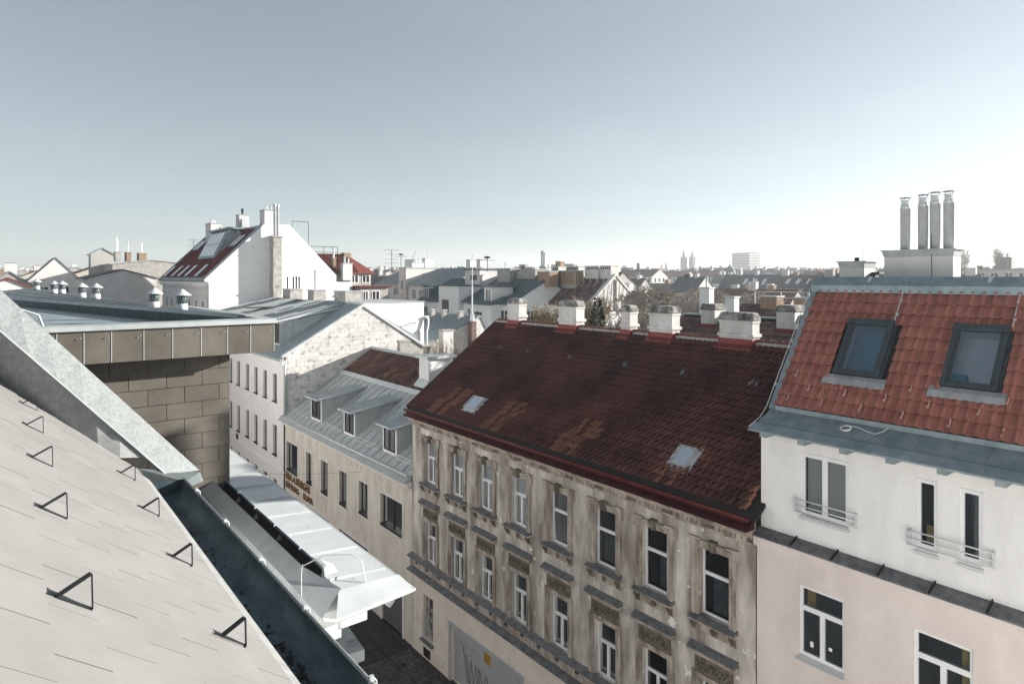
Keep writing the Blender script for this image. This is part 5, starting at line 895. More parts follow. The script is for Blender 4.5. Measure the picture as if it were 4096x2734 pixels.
for a, b in (((23.6, 66.5, 22.5), (23.6, 66.5, 23.4)), ((23.6, 66.5, 23.4), (25.3, 66.5, 23.4)), ((25.3, 66.5, 23.4), (25.3, 66.5, 21)), ((26.0, 69, 19.9), (26.0, 69, 21.0)), ((26.0, 69, 21.0), (29.6, 69, 21.0)), ((29.6, 69, 21.0), (29.6, 69, 18)), ((26.0, 69, 20.4), (29.6, 69, 20.4)), ((28, 69, 21.0), (28, 69, 18))): q.tube([a, b], .028, 5)
q.build('terrace_frame', 'metal_dark', h5)
q = MB(); q.box(28.2, 29.9, 66.6, 72, 14.5, 17.2); q.build('balcony', 'plaster_white', h5); q = MB(); q.box(28.2, 30, 66.5, 66.6, 17.2, 17.3); q.build('balcony_rail', 'metal_dark', h5)

# ================================================================== houses behind the courtyards
WCACHE = {}
def far_window(house, fr, a, c, w_, h_, fm='window_white', pm='pane_far', mull=True):
    key = (round(w_, 2), round(h_, 2), fm, mull)
    if key not in WCACHE:
        q = MB(); t = .09; q.box(0, w_, 0, .05, 0, t); q.box(0, w_, 0, .05, h_ - t, h_); q.box(0, t, 0, .05, t, h_ - t); q.box(w_ - t, w_, 0, .05, t, h_ - t)
        if mull: q.box(w_ / 2 - t * .5, w_ / 2 + t * .5, 0, .045, t, h_ - t)
        q2 = MB(); q2.box(t, w_ - t, .0, .02, t, h_ - t); WCACHE[key] = (q.mesh('window', fm), q2.mesh('pane', pm))
    M = Matrix.Translation(fr.p(a, 0, c)) @ Matrix(((fr.u.x, fr.n.x, 0, 0), (fr.u.y, fr.n.y, 0, 0), (0, 0, 1, 0), (0, 0, 0, 1)))
    a_, b_ = WCACHE[key]; o = inst('window', a_, house, M); p = bpy.data.objects.new('pane', b_); COL.objects.link(p); p.parent = o; return o
def bhouse(name, label, xf, y0, y1, ze, zr_, df, db, wm, rm, wx=(), wy=(), chims=(), zb=-1.0, group=None, seam=None, cat='house', over=.3, rot=0, hip=0.0):
    cx, cy_ = xf + (df + db) / 2, (y0 + y1) / 2; t = thing(name, label, cat, (cx, cy_, zb), group); xr, xb = xf + df, xf + df + db
    q = MB(); q.prism([(xf, y0, zb), (xf, y0, ze), (xr, y0, zr_ - .05), (xb, y0, ze), (xb, y0, zb)], (0, y1 - y0, 0)) if not hip else q.box(xf, xb, y0, y1, zb, ze); q.build('wall', wm, t)
    kf, kb = (zr_ - ze) / df, (zr_ - ze) / db; Y0, Y1 = y0 - over * .4, y1 + over * .4; q = MB()
    A = [(xf - over, Y0, ze - over * kf + .06), (xf - over, Y1, ze - over * kf + .06), (xr, Y1 - hip, zr_ + .06), (xr, Y0 + hip, zr_ + .06)]; B = [(xr, Y0 + hip, zr_ + .06), (xr, Y1 - hip, zr_ + .06), (xb + over, Y1, ze - over * kb + .06), (xb + over, Y0, ze - over * kb + .06)]
    q.prism(A, (0, 0, -.14)); q.prism(B, (0, 0, -.14))
    if hip: q.prism([(xf - over, Y0, ze), (xb + over, Y0, ze), (xr, Y0 + hip, zr_ + .06)], (0, 0, -.1)); q.prism([(xf - over, Y1, ze), (xb + over, Y1, ze), (xr, Y1 - hip, zr_ + .06)], (0, 0, -.1))
    ro = q.build('roof', rm, t)
    if seam:
        v = Vector((df + over, 0, zr_ - ze + over * kf)); L = v.length; v.normalize(); seams(ro, seam[0], (xf - over, y1 - .2, ze - over * kf + .065), (0, -1, 0), v, (-v.z, 0, v.x), y1 - y0 - .3, L, seam[1], .05, .04)
    fx = Fr((xf, y1, 0), (0, -1, 0), (-1, 0, 0)); fy = Fr((xf, y0, 0), (1, 0, 0), (0, -1, 0))
    for (y, z, w_, h_) in wx: far_window(t, fx, y1 - y - w_ / 2, z, w_, h_)
    for (x, z, w_, h_) in wy: far_window(t, fy, x - xf - w_ / 2, z, w_, h_)
    for c in chims: stack(t, *c)
    return t
bh = bhouse
a1 = bh('courtyard_house', 'grey house with pale metal roof and a recessed balcony behind the white gable', 47, 86.2, 94.6, 16.6, 19.1, 5, 5, 'plaster_warm', 'zinc_gray', [(88, 14.9, 1.5, 1.3), (92.6, 14.8, 1.8, 1.6), (94, 14.8, 1.2, 1.6)], (), ((51.5, 53, 87, 88, 18.5, 20.6, 'plaster_white', ((.5, .5, .8),)), (51.5, 53.5, 90, 93.5, 18.5, 20.5, 'plaster_white', ((.3, .3, 1.0), (.6, .7, 1.0)))), seam=('zinc_mid', .8))
q = MB(); q.box(46.2, 47, 90.5, 94.4, 14.3, 14.5); q.build('balcony_floor', 'zinc_dark', a1)
for k in range(20): MB().box(46.2, 46.25, 90.5 + k * .2, 90.56 + k * .2, 14.5, 15.4).build('baluster', 'zinc_blue', a1)
fwb = thing('firewall_block', 'white rendered stairwell block rising between two grey metal roofs', 'building', (49, 85, 0)); MB().box(46.6, 52, 84.2, 86.4, 0, 19.0).build('wall', 'plaster_warm', fwb); MB().box(46.5, 52.1, 84.1, 86.5, 19.0, 19.12).build('coping', 'zinc_gray', fwb); stack(fwb, 48, 50, 84.8, 86, 19.1, 19.9, 'plaster_white', ((.3, .5, .8), (.7, .5, .5)))
fx = Fr((46.6, 86.4, 0), (0, -1, 0), (-1, 0, 0)); far_window(fwb, fx, .6, 15.8, 1.0, 1.5); far_window(fwb, fx, .6, 13.0, 1.0, 1.5)
a2 = bh('courtyard_house', 'long house with mid-grey seamed roof left of the green metal roofs', 47, 73.3, 84.2, 16.6, 19.0, 5.5, 5, 'plaster_white', 'zinc_mid', [(82.5, 14.5, 1.2, 1.5), (80.5, 14.5, 1.2, 1.5), (78.5, 14.8, 1.2, 1.5)], (), ((51.5, 53.5, 73.5, 76, 16.5, 18.95, 'chimney_grey', ()), (53, 54.5, 77, 78, 18.5, 20.2, 'plaster_warm', ((.5, .5, .6),)), (53, 54.2, 74.5, 75.4, 18.3, 20.2, 'plaster_warm', ())), seam=('zinc_gray', .9))
a3 = bh('courtyard_house', 'house with dark green seamed roof and small white dormer beside the stair tower', 42, 66.9, 72.4, 14.85, 17.5, 5, 5, 'plaster_white', 'zinc_green', [(70.8, 12.6, 1.1, 1.5), (68.6, 12.5, 1.0, 1.5)], (), (), seam=('zinc_blue', .8))
q = MB(); q.box(42.4, 44.5, 70.6, 72.1, 14.6, 16.6); dd = q.build('dormer', 'zinc_green', a3); far_window(a3, Fr((42.38, 72.0, 0), (0, -1, 0), (-1, 0, 0)), .2, 15.0, 1.1, 1.35); MB().box(42.0, 45.5, 70.4, 72.3, 16.6, 16.7).build('dormer_roof', 'zinc_dark', dd)
st = thing('stair_tower', 'pale stair tower with a tall glass-block window between green roofs', 'building', (43, 64.6, 0)); MB().box(41.4, 44.4, 62.5, 66.8, 0, 16.6).build('wall', 'plaster_white', st); MB().box(41.2, 44.5, 62.4, 66.9, 16.6, 16.75).build('coping', 'zinc_dark', st); MB().box(44.4, 48, 62.5, 65.6, 0, 18.5).build('upper_wall', 'plaster_warm', st); MB().box(44.2, 48.1, 62.4, 65.7, 18.5, 18.65).build('upper_coping', 'zinc_dark', st)
gb = MB().box(41.36, 41.42, 64.6, 66.0, 11.8, 15.0).build('block_window', 'window_dark', st)
for i in range(4):
    for j in range(9): MB().box(41.33, 41.36, 64.66 + i * .34, 64.94 + i * .34, 11.86 + j * .35, 12.14 + j * .35 - .12 * ((i + j) % 2)).build('glass_block', 'pane_far', gb)
far_window(st, Fr((44.4, 65.6, 0), (0, -1, 0), (-1, 0, 0)), 1.2, 17.3, 1.3, .6, 'window_dark')
a4 = bh('courtyard_house', 'tall house with broad dark green roof, white dormer and dark windows', 42, 53.4, 62.4, 14.95, 17.4, 5, 5, 'plaster_white', 'zinc_green', [(60.9, 12.5, 1.3, 1.7), (58.2, 12.5, 1.2, 1.7), (56.4, 12.6, 1.3, 1.7), (54.6, 12.6, 1.3, 1.6), (56.4, 9.3, 1.4, 1.9)], [(44.5, 12.6, 1.0, 1.5)], ((46.2, 47.5, 59, 61.5, 16, 18.7, 'chimney_grey', ((.2, .5, .5),)), (47, 49, 55.5, 58.8, 16.3, 18.6, 'chimney_grey', ()), (46.6, 47.8, 52.6, 54.6, 16.6, 18.3, 'brick', ((.3, .3, .6),))), seam=('zinc_blue', .75))
q = MB(); q.box(41.2, 43.9, 55.6, 57.2, 14.8, 16.6); dd = q.build('dormer', 'plaster_warm', a4); MB().box(40.9, 44.8, 55.4, 57.4, 16.6, 16.72).build('dormer_roof', 'zinc_dark', dd); far_window(a4, Fr((41.2, 57.2, 0), (0, -1, 0), (-1, 0, 0)), .3, 15.0, 1.0, 1.4)
q = MB(); q.box(40.6, 42, 55.2, 58.9, 0, 14.75); bb = q.build('bay', 'plaster_white', a4); far_window(a4, Fr((40.6, 58.9, 0), (0, -1, 0), (-1, 0, 0)), .9, 12.3, 1.2, 1.6, 'window_dark'); far_window(a4, Fr((40.6, 58.9, 0), (0, -1, 0), (-1, 0, 0)), .9, 9.1, 1.2, 1.8, 'window_dark')
q = MB(); q.hexa([(40.3, 55.0, 14.7), (42.6, 55.0, 14.9), (42.6, 59.1, 14.9), (40.3, 59.1, 14.7), (40.3, 55.0, 14.82), (42.6, 55.0, 15.6), (42.6, 59.1, 15.6), (40.3, 59.1, 14.82)]); q.build('bay_roof', 'zinc_green', a4)
for x, y in ((47.8, 52.8), (47.2, 55.0)): pass
bc = thing('brick_stack', 'ochre brick chimney pair standing above the green roof ridge', 'chimney', (50, 53, 0))
for k, (y0, y1) in enumerate(((51.3, 53.6), (54.6, 56.2))):
    q = MB(); q.box(49.2, 50.4, y0, y1, 14, 18.3); c = q.build('stack', 'mortar', bc); bm = MB().box(0, .24, 0, .012, 0, .09).mesh('brick', 'brick')
    for r in range(14):
        for j in range(int((y1 - y0) / .26)): inst('brick', bm, c, Matrix.Translation((49.2, y1 - .01 - j * .26 - (r % 2) * .1, 16.85 + r * .104)) @ Matrix(((0, -1, 0, 0), (-1, 0, 0, 0), (0, 0, 1, 0), (0, 0, 0, 1))))
        for j in range(4): inst('brick', bm, c, Matrix.Translation((49.22 + j * .29, y0, 16.85 + r * .104)) @ Matrix(((1, 0, 0, 0), (0, -1, 0, 0), (0, 0, 1, 0), (0, 0, 0, 1))))
    MB().box(49.1, 50.5, y0 - .1, y1 + .1, 18.3, 18.4).build('chimney_cap', 'zinc_gray', c)
a5 = bh('courtyard_shed', 'low workshop with blue-grey seamed roof and pale block firewall', 28.3, 46, 54, 12.5, 14.3, 4.4, 1.0, 'firewall_block', 'zinc_blue', [(47.6, 9.6, 1.6, 2.2)], (), (), seam=('zinc_mid', .55), cat='workshop')
lap_tiles(a5, 'block', 'firewall_block', (0, 45.98, 0), (1, 0, 0), (0, 0, 1), (0, -1, 0), 28.3, 33.6, 9.5, 14.2, .5, .25, [(-1, 0, -28.32), (1, 0, 33.6), (-.409, 1, 12.4 - .409 * 28.3), (1.8, 1, 14.2 + 1.8 * 32.7)], thick=.02, tilt=.004, gap=.02, lap=-.02)
q = MB(); q.box(31.4, 31.9, 45.4, 45.9, 8, 13.9); pb = q.build('flue_shaft', 'tile_rear', a5); MB().lathe((31.6, 45.6, 13.9), [(.17, 0), (.17, .5), (.06, .52), (.06, 3.0), (.04, 3.05), (.04, 4.6)], 10).build('flue', 'zinc_bright', pb)
for y in (47.5, 50.2, 52.2): stack(a5, 31.6, 32.0, y, y + .4, 13.2, 14.7, 'chimney_grey')
# house with the long white dormer, walkway rails and the pale gable
a6 = bh('rail_roof_house', 'red-tiled house with long white dormer, roof walkway rails and ridge chimneys', 47.4, 47.3, 62, 14.95, 17.65, 3.6, 3.6, 'plaster_white', 'tile_rear', [(y, 12.2, 1.2, 1.7) for y in (52, 55, 58, 61)], (), ())
P6 = lambda y, v, n=0: Vector((47.1, y, 14.85)) + Vector((.8, 0, .6)) * v + Vector((-.6, 0, .8)) * n
tile_roof(a6, Vector((47.15, 54.2, 14.86)), (0, -1, 0), (.8, 0, .6), (-.6, 0, .8), 7.0, 4.6, .5, .4, roll_profile(.5, 2, .035, .2, 3), .02, .03, 'tile_rear', None, None, 250)
q = MB(); q.box(46.7, 49.4, 54.2, 60.4, 14.6, 16.4); ld = q.build('long_dormer', 'plaster_white', a6); q = MB(); q.hexa([(46.4, 54.0, 16.4), (50.2, 54.0, 16.6), (50.2, 60.6, 16.6), (46.4, 60.6, 16.4), (46.4, 54.0, 16.5), (50.2, 54.0, 17.0), (50.2, 60.6, 17.0), (46.4, 60.6, 16.5)]); q.build('dormer_roof', 'zinc_blue', ld)
for k in range(4): far_window(a6, Fr((46.7, 60.4, 0), (0, -1, 0), (-1, 0, 0)), .4 + k * 1.5, 15.0, .7, 1.1)
for y0, y1 in ((60.2, 61.8), (57.8, 58.8), (55.6, 56.8), (52.3, 54.1), (49.2, 51.3), (47.4, 48.9)):
    c = stack(a6, 50.6, 51.8, y0, y1, 17.2, 18.9, 'chimney_white', capm='chimney_white')
    n_ = int((y1 - y0) / .3)
    for j in range(n_): MB().box(50.58, 50.61, y0 + .1 + j * .3, y0 + .26 + j * .3, 18.5, 18.75).build('smoke_hole', 'black', c)
stack(a6, 51.3, 51.8, 58.9, 59.8, 17.2, 19.0, 'plaster_white', ((.5, .2, 1.4), (.5, .5, 1.7), (.5, .8, 1.6)), fr=.12)
for k in range(14):
    y = 47.8 + k * 1.0; q = MB(); q.tube([P6(y, 3.6, .05), P6(y, 3.9, .8) + Vector((.2, 0, .3))], .03, 4); q.tube([P6(y, 2.9, .04), P6(y, 3.9, .04)], .03, 4); q.tube([P6(y, 3.9, .8) + Vector((.2, 0, .3)), P6(y + 1, 3.9, .8) + Vector((.2, 0, .3))], .02, 4); q.build('walkway_rail', 'steel', a6)
q = MB(); q.hexa([P6(53.6, 2.9, .05), P6(52.1, 2.9, .05), P6(52.1, 4.2, .05), P6(53.6, 4.2, .05), P6(53.6, 2.9, .4), P6(52.1, 2.9, .4), P6(52.1, 4.2, .3), P6(53.6, 4.2, .3)]); q.build('skylight', 'zinc_blue', a6)
tg = MB(); tg.prism([(46.6, 47.2, 14.2), (51.0, 47.2, 17.7), (55.2, 47.2, 14.2)], (0, -.12, 0)); tgo = tg.build('gable_cladding', 'fibre_tile', a6)
for k in range(14):
    xx = 47.2 + k * .58; top = 17.7 - abs(xx + .5 - 51) * .82; q = MB(); q.prism([(xx, 47.07, 14.2), (xx + .03, 47.07, 14.2), (xx + .03 + .4, 47.07, min(top, 17.3)), (xx + .4, 47.07, min(top, 17.3))], (0, -.02, 0)); q.build('batten', 'chimney_grey', tgo) if top > 14.8 else None
q = MB(); q.tube([(51, 47.0, 17.4), (51, 47.0, 13.5)], .07, 6); q.build('downpipe', 'chimney_grey', tgo)
q = MB(); q.prism([(46.2, 47.0, 14.0), (51, 47.0, 17.8), (51, 47.0, 18.0), (46.0, 47.0, 14.1)], (0, .5, 0)); q.prism([(55.6, 47.0, 14.0), (51, 47.0, 17.8), (51, 47.0, 18.0), (55.8, 47.0, 14.1)], (0, .5, 0)); q.build('verge_board', 'plaster_warm', a6)
# beige house with red metal roof, in front of it a lower wing
rd = thing('red_roof_house', 'beige house with bright red metal roof and a brick chimney', 'house', (37, 84, 0))
q = MB(); q.box(33.2, 39.0, 80, 89, 0, 18.3); q.build('wall', 'chimney_grey', rd); mat('red_sheet', (.16, .046, .037), (.21, .062, .05), 2, .5)
q = MB(); q.prism([(32.6, 79.6, 18.25), (39.4, 79.6, 18.25), (37.2, 84, 20.8), (32.6, 84, 20.8)], (0, 0, -.12)); q.prism([(39.4, 79.6, 18.25), (39.4, 89.2, 18.25), (37.2, 84, 20.8)], (0, 0, -.12)); rr5 = q.build('roof', 'red_sheet', rd)
vv = Vector((0, 4.4, 2.55)).normalized(); seams(rr5, 'red_sheet', (32.7, 79.62, 18.28), (1, 0, 0), vv, Vector((1, 0, 0)).cross(vv), 4.6, 5.05, .36, .07, .05)
fy = Fr((33.2, 80, 0), (1, 0, 0), (0, -1, 0)); [far_window(rd, fy, a, 16.9, 1.1, 1.05) for a in (2.9, 4.5)]
stack(rd, 36.6, 37.6, 83.2, 84.2, 19.6, 21.0, 'brick'); stack(rd, 34.6, 35.9, 79.0, 79.9, 13, 19.5, 'plaster_warm', ((.3, .5, .6), (.7, .5, .4)), fl='zinc_bright', fr=.13); stack(rd, 33.9, 34.3, 80.5, 81.2, 18, 20.2, 'brick', ((.5, .5, 1.2),), fr=.13)
q = MB(); q.box(36.3, 40.2, 77.5, 80, 0, 16.3); lw_ = q.build('wing', 'chimney_grey', rd); MB().box(36.0, 40.5, 77.2, 80, 16.3, 16.55).build('wing_roof', 'gutter_red', lw_); far_window(rd, Fr((36.3, 77.5, 0), (1, 0, 0), (0, -1, 0)), .3, 14.7, .8, 1.2); far_window(rd, Fr((36.3, 77.5, 0), (1, 0, 0), (0, -1, 0)), 1.6, 14.7, 1.1, 1.2)
# dark roofed house right behind the rear wing, brick chimneys and rail
rk = bh('dark_roof_house', 'house with dark brown roof, brick chimneys and a thin rail along the ridge', 36, 6, 26.4, 11.5, 15.7, 6, 6, 'plaster_warm', 'tile_rear', (), (), ((41.5, 42.4, 23.6, 24.8, 15, 16.35, 'brick', ()), (41.5, 42.4, 20.8, 22.4, 15, 16.3, 'brick', ()), (41.5, 42.4, 17.9, 18.9, 15, 16.3, 'brick', ())))
tile_roof(rk, Vector((38.0, 26.3, 12.96)), (0, -1, 0), Vector((6, 0, 4.2)).normalized(), Vector((-4.2, 0, 6)).normalized(), 11, 4.9, .5, .4, roll_profile(.5, 2, .03, .2, 3), .02, .03, 'tile_rear', None, None, 250)
q = MB(); [q.tube([(42.8, 14, 15.9 + z), (42.8, 26, 15.9 + z)], .025, 4) for z in (.3, .7)]; [q.tube([(42.8, 14 + k * 2, 15.4), (42.8, 14 + k * 2, 16.6)], .025, 4) for k in range(7)]; q.build('ridge_rail', 'steel', rk)
sm = bh('gable_cottage', 'small house with white gable edges seen between two ridge chimneys', 33, 21.5, 25, 12.6, 15.5, 2.2, 2.2, 'plaster_white', 'tile_rear', (), (), ((34.4, 34.9, 24.0, 24.7, 15, 17.0, 'plaster_white', ((.5, .5, .5),)), (33.7, 34.2, 21.8, 22.4, 15, 16.5, 'plaster_white', ())))
# left of the white gable house, over the tower roof
bh('rust_roof_house', 'low house with rust-red metal roof edge behind the roof vents', -4, 62, 84, 15.6, 17.55, 4.5, 4, 'plaster_warm', 'red_sheet', (), (), ())
l1 = bh('street_house', 'narrow pinkish house with two tall slit windows left of the skylight house', 8.2, 92, 104, 17.6, 18.6, 3.6, 3.6, 'plaster_warm', 'far_roof_0', [(94, 14.6, 1.0, 3.0), (97.5, 14.6, 1.0, 3.0)], (), ())
l2 = bh('street_house', 'house with steep grey mansard roof and dark skylight near the skyline', 3.0, 118, 128, 16.9, 20.6, 3.5, 3.5, 'plaster_warm', 'far_roof_2', [(120, 14.7, 1.4, 1.6), (123, 14.7, 1.4, 1.6), (126, 14.7, 1.4, 1.6)], [(5, 14.7, 1.4, 1.6), (7.5, 14.7, 1.4, 1.6)], ())
l3 = bh('street_house', 'long flat grey block with brick chimney row and aerials beside the skylight house', 12.6, 108, 132, 19.6, 20.2, 5, 6, 'chimney_grey', 'zinc_gray', (), [(15, 16, 1.2, 1.6)], ((13.2, 13.9, 110, 112, 20, 21.4, 'chimney_grey', ((.3, .3, 2.0), (.7, .7, 1.4))), (14.6, 15.2, 110, 112, 20, 21.4, 'brick', ((.5, .5, 1.4),)), (16.2, 17.2, 110, 112, 20, 21.3, 'brick', ((.5, .5, 1.4),))))
l4 = bh('street_house', 'white roof pavilion with grey tent roof on the left skyline', 10.9, 118, 121, 21.3, 22.2, 1.5, 1.5, 'far_wall_2', 'zinc_mid', [(120, 19.8, 1.2, 1.0)], (), ())
for i, (px, py, dd_, wd, lb) in enumerate(((40, 1085, 75, 7, 'dark shed-roofed house at the far left frame edge'), (150, 1082, 130, 12, 'brown roofed low house with dormer on the left skyline'), (205, 1092, 130, 10, 'small gabled house with pale front left of the roof vents'), (262, 1100, 115, 9, 'gabled house with grey fibre front beside the roof vents'), (300, 1068, 190, 16, 'long house with rows of panes and grey roof on the left skyline'), (385, 1066, 140, 13, 'house with dark brown crossing roofs behind the pale mansard'))):
    p = onD(px, py, dd_); bh('street_house', lb, p.x - wd / 2, p.y, p.y + wd * 1.3, p.z - 2.6, p.z, wd / 2, wd / 2, ['far_wall_5', 'far_wall_1', 'far_wall_5', 'far_wall_2', 'far_wall_2', 'far_wall_1'][i], ['zinc_mid', 'tile_rear', 'far_roof_3', 'tile_old', 'zinc_mid', 'far_roof_1'][i], [(p.y + 2, p.z - 4.6, 1.1, 1.5)], [(p.x - 1.5, p.z - 4.4, 1.2, 1.4), (p.x + 1, p.z - 4.4, 1.2, 1.4)], ((p.x - .5, p.x + .7, p.y + 3, p.y + 4, p.z - 1, p.z + 1.1, 'plaster_warm', ()),))
# aerials
def aerial(name, label, px, py, d, base_y, kind):
    t = onD(px, py, d); b = onD(px, base_y, d); o = thing(name, label, 'aerial', (t.x, t.y, b.z)); MB().tube([(t.x, t.y, b.z), (t.x, t.y, t.z)], .05, 5).build('mast', 'metal_dark', o); q = MB(); h = t.z - b.z
    if kind == 'yagi':
        for z, w_ in ((.98, 1.2), (.75, .9), (.5, 1.0), (.3, 1.1)): q.tube([(t.x - w_ * CO, t.y + w_ * SI, b.z + h * z), (t.x + w_ * CO, t.y - w_ * SI, b.z + h * z)], .025, 4)
    else: q.lathe((t.x, t.y, t.z - .1), [(.1, 0), (.35, .05), (.35, .2), (.1, .25)], 10); q.tube([(t.x - .9 * CO, t.y + .9 * SI, t.z - .3), (t.x + .9 * CO, t.y - .9 * SI, t.z - .3)], .025, 4)
    q.build('antenna', 'metal_dark', o)
aerial('roof_aerial', 'tall comb-shaped roof aerial above the white stairwell block', 1567, 998, 98, 1075, 'yagi'); aerial('roof_aerial', 'stubby mast aerial right of the comb-shaped one', 1604, 1018, 98, 1070, 'mast'); aerial('roof_aerial', 'slim mast aerial standing by the brick chimneys', 1949, 1030, 72, 1085, 'mast'); aerial('roof_aerial', 'comb-shaped aerial left of the skylight house roof', 775, 957, 112, 1000, 'yagi')

# ================================================================== trees
def bare_tree(name, label, base, height, rad_, seed, m='twig', trunk_f=.70, depth=5, dense=3, leaf=0, group=None, upright=.35, r0=.16, tmin=.017):
    rg = random.Random(seed); t = thing(name, label, 'tree', base, group); B = Vector(base); q = MB(); tw = MB(); lv = MB()
    top = B + Vector((rg.gauss(0, .2), rg.gauss(0, .2), height * trunk_f)); q.tube([B, (B + top) / 2 + Vector((rg.gauss(0, .1), rg.gauss(0, .1), 0)), top], [r0 * 1.3, r0, r0 * .85], 7)
    def grow(p, d, L, r, k):
        e = p + d * L; mid = (p + e) / 2 + Vector((rg.gauss(0, .06), rg.gauss(0, .06), rg.gauss(0, .04))) * L; rm_ = max(r, tmin); (q if k > depth - 2 else tw).tube([p, mid, e], [rm_, rm_ * .85, rm_ * .7], 5 if k > depth - 2 else 3, False)
        if leaf and k <= 1:
            for _ in range(leaf): c = e + Vector((rg.gauss(0, .2), rg.gauss(0, .2), rg.gauss(0, .2))); a = Vector((rg.gauss(0, 1), rg.gauss(0, 1), rg.gauss(0, 1))).normalized() * .07; b = a.orthogonal() * .8; lv.face(c - a, c + b, c + a, c - b)
        if k == 0: return
        for j in range(dense + (1 if rg.random() < .4 else 0)):
            n = (d + Vector((rg.gauss(0, .55), rg.gauss(0, .55), rg.gauss(upright * .5, .4)))).normalized(); grow(p + (e - p) * rg.uniform(.55, 1), n, L * rg.uniform(.55, .82), r * .55, k - 1)
    n0 = 6
    for j in range(n0):
        a = 2 * pi * j / n0 + rg.gauss(0, .3); d = Vector((cos(a) * rad_ / height * 1.6, sin(a) * rad_ / height * 1.6, 1)).normalized(); grow(top - Vector((0, 0, rg.uniform(0, height * .1))), d, height * (1 - trunk_f) * .36 * rg.uniform(.85, 1.15), r0 * .6, depth)
    allv = q.v + tw.v; zm_ = max(v[2] for v in allv) - B.z; rm2 = sorted(hypot(v[0] - B.x, v[1] - B.y) for v in tw.v)[int(len(tw.v) * .97)]; kz, kr_ = height / zm_, rad_ / rm2
    for mbx in (q, tw, lv): mbx.v = [(B.x + (v[0] - B.x) * kr_, B.y + (v[1] - B.y) * kr_, B.z + (v[2] - B.z) * kz) for v in mbx.v]
    q.build('trunk', 'bark', t); tw.build('crown', m, t)
    if leaf: lv.build('leaves', 'leaf_dry', t)
    return t
def tree_at(label, px, top, d, wpx, seed, **kw):
    p = onD(px, top, d); bare_tree('bare_tree', label, (p.x, p.y, 0), p.z, wpx * d / 2600 / 2, seed, **kw)
tree_at('bare tan-twigged tree in front of the red-tiled roof with rails', 2370, 1150, 44, 190, 1, depth=5, r0=.12)
tree_at('bare tree growing before the pale triangular gable', 2500, 1165, 43, 180, 2, depth=5, m='twig_grey', r0=.12)
tree_at('wide bushy bare tree behind the two middle ridge chimneys', 2620, 1130, 62, 330, 3, m='twig_grey', depth=5, tmin=.026)
tree_at('spreading bare tree left of the grey house with blue roof panels', 2850, 1145, 74, 280, 4, m='twig_grey', tmin=.03)
tree_at('hazy bare tree in front of the white far terrace', 3010, 1158, 95, 230, 5, m='twig_grey', tmin=.035)
tree_at('small bare tree beside the pale block firewall', 1745, 1335, 41, 150, 6, depth=4, r0=.07, trunk_f=.6, tmin=.012)
tree_at('thin bare tree in front of the brick flue shaft', 1830, 1340, 41, 120, 16, depth=4, r0=.06, trunk_f=.6, tmin=.012)
tree_at('tree with dry brown leaves behind the leftmost ridge chimneys', 2175, 1222, 40, 150, 7, depth=4, leaf=5, r0=.1, tmin=.014)
tree_at('low thicket-like bare tree behind the narrow ridge chimney', 2545, 1215, 41, 200, 8, depth=5, m='twig_grey', r0=.1)
tree_at('tall slim poplar on the right skyline near the steel flues', 3862, 985, 240, 45, 9, upright=.9, m='twig_grey', r0=.3, trunk_f=.55, depth=4, tmin=.05); tree_at('tall slim poplar on the right skyline over the flat white house', 3995, 975, 240, 60, 10, upright=.9, m='twig_grey', r0=.3, trunk_f=.55, depth=4, tmin=.05)
p = onD(2390, 1185, 40); cf = thing('conifer', 'dark green conifer among the bare trees behind the ridge', 'tree', (p.x, p.y, 0)); MB().tube([(p.x, p.y, 0), (p.x, p.y, p.z)], [.14, .02], 6).build('trunk', 'bark', cf); q = MB(); rg = random.Random(5)
for k in range(900):
    t = rg.random() ** .8; z = p.z - .05 - t * 4.5; rr_ = .12 + t * 1.05; a = rg.uniform(0, 2 * pi); r_ = rr_ * rg.uniform(.25, 1.05); c = Vector((p.x + r_ * cos(a), p.y + r_ * sin(a), z - r_ * .25)); o_ = Vector((cos(a), sin(a), rg.uniform(-.5, .3))) * rg.uniform(.12, .3); s_ = Vector((-sin(a), cos(a), rg.uniform(-.3, .3))) * .06
    q.face(c - s_, c + o_, c + s_); q.face(c - Vector((0, 0, .06)), c + o_ * .8, c + Vector((0, 0, .06)))
q.build('crown', 'needle', cf)

# ================================================================== the wider city
pxof = lambda P: 2048 + FPX * ((P[0] * CO - P[1] * SI) / (P[0] * SI + P[1] * CO)) if (P[0] * SI + P[1] * CO) > 1 else -9999
fwd = lambda P: P[0] * SI + P[1] * CO
rg = random.Random(21); cells = []
WN = ['cream', 'ochre', 'stone grey', 'sandy', 'white', 'brownish']; RN = ['slate-grey', 'red-brown', 'pale metal', 'dark brown', 'terracotta', 'green-grey']
def rows_x(X0, X1, step, Y0, Y1):
    X = X0
    while X < X1:
        y = Y0 + rg.uniform(0, 10)
        while y < Y1:
            w_ = rg.uniform(8, 17); cells.append((X + rg.uniform(-1, 1), y, w_)); y += w_ + (rg.uniform(6, 14) if rg.random() < .22 else .3)
        X += step
rows_x(64, 330, 19, -30, 330); rows_x(-70, 60, 22, 112, 330)
nfar = 0
SEC = ((300, 'over the first roof vents'), (640, 'left of the skylight house'), (1340, 'behind the skylight house'), (1500, 'behind the red metal roof'), (1700, 'by the comb-shaped aerial'), (1930, 'above the green roofs'), (2130, 'behind the ochre brick chimneys'), (2420, 'behind the walkway rails'), (2560, 'behind the triangular gable'), (2700, 'left of the twin-spired church'), (2850, 'below the twin-spired church'), (2960, 'around the small dome'), (3100, 'below the office tower'), (3360, 'left of the chimney block'), (3560, 'between the two rendered chimneys'), (3840, 'behind the steel flues'), (9999, 'by the poplars'))
def sector(px): return next(n for a, n in SEC if px < a)
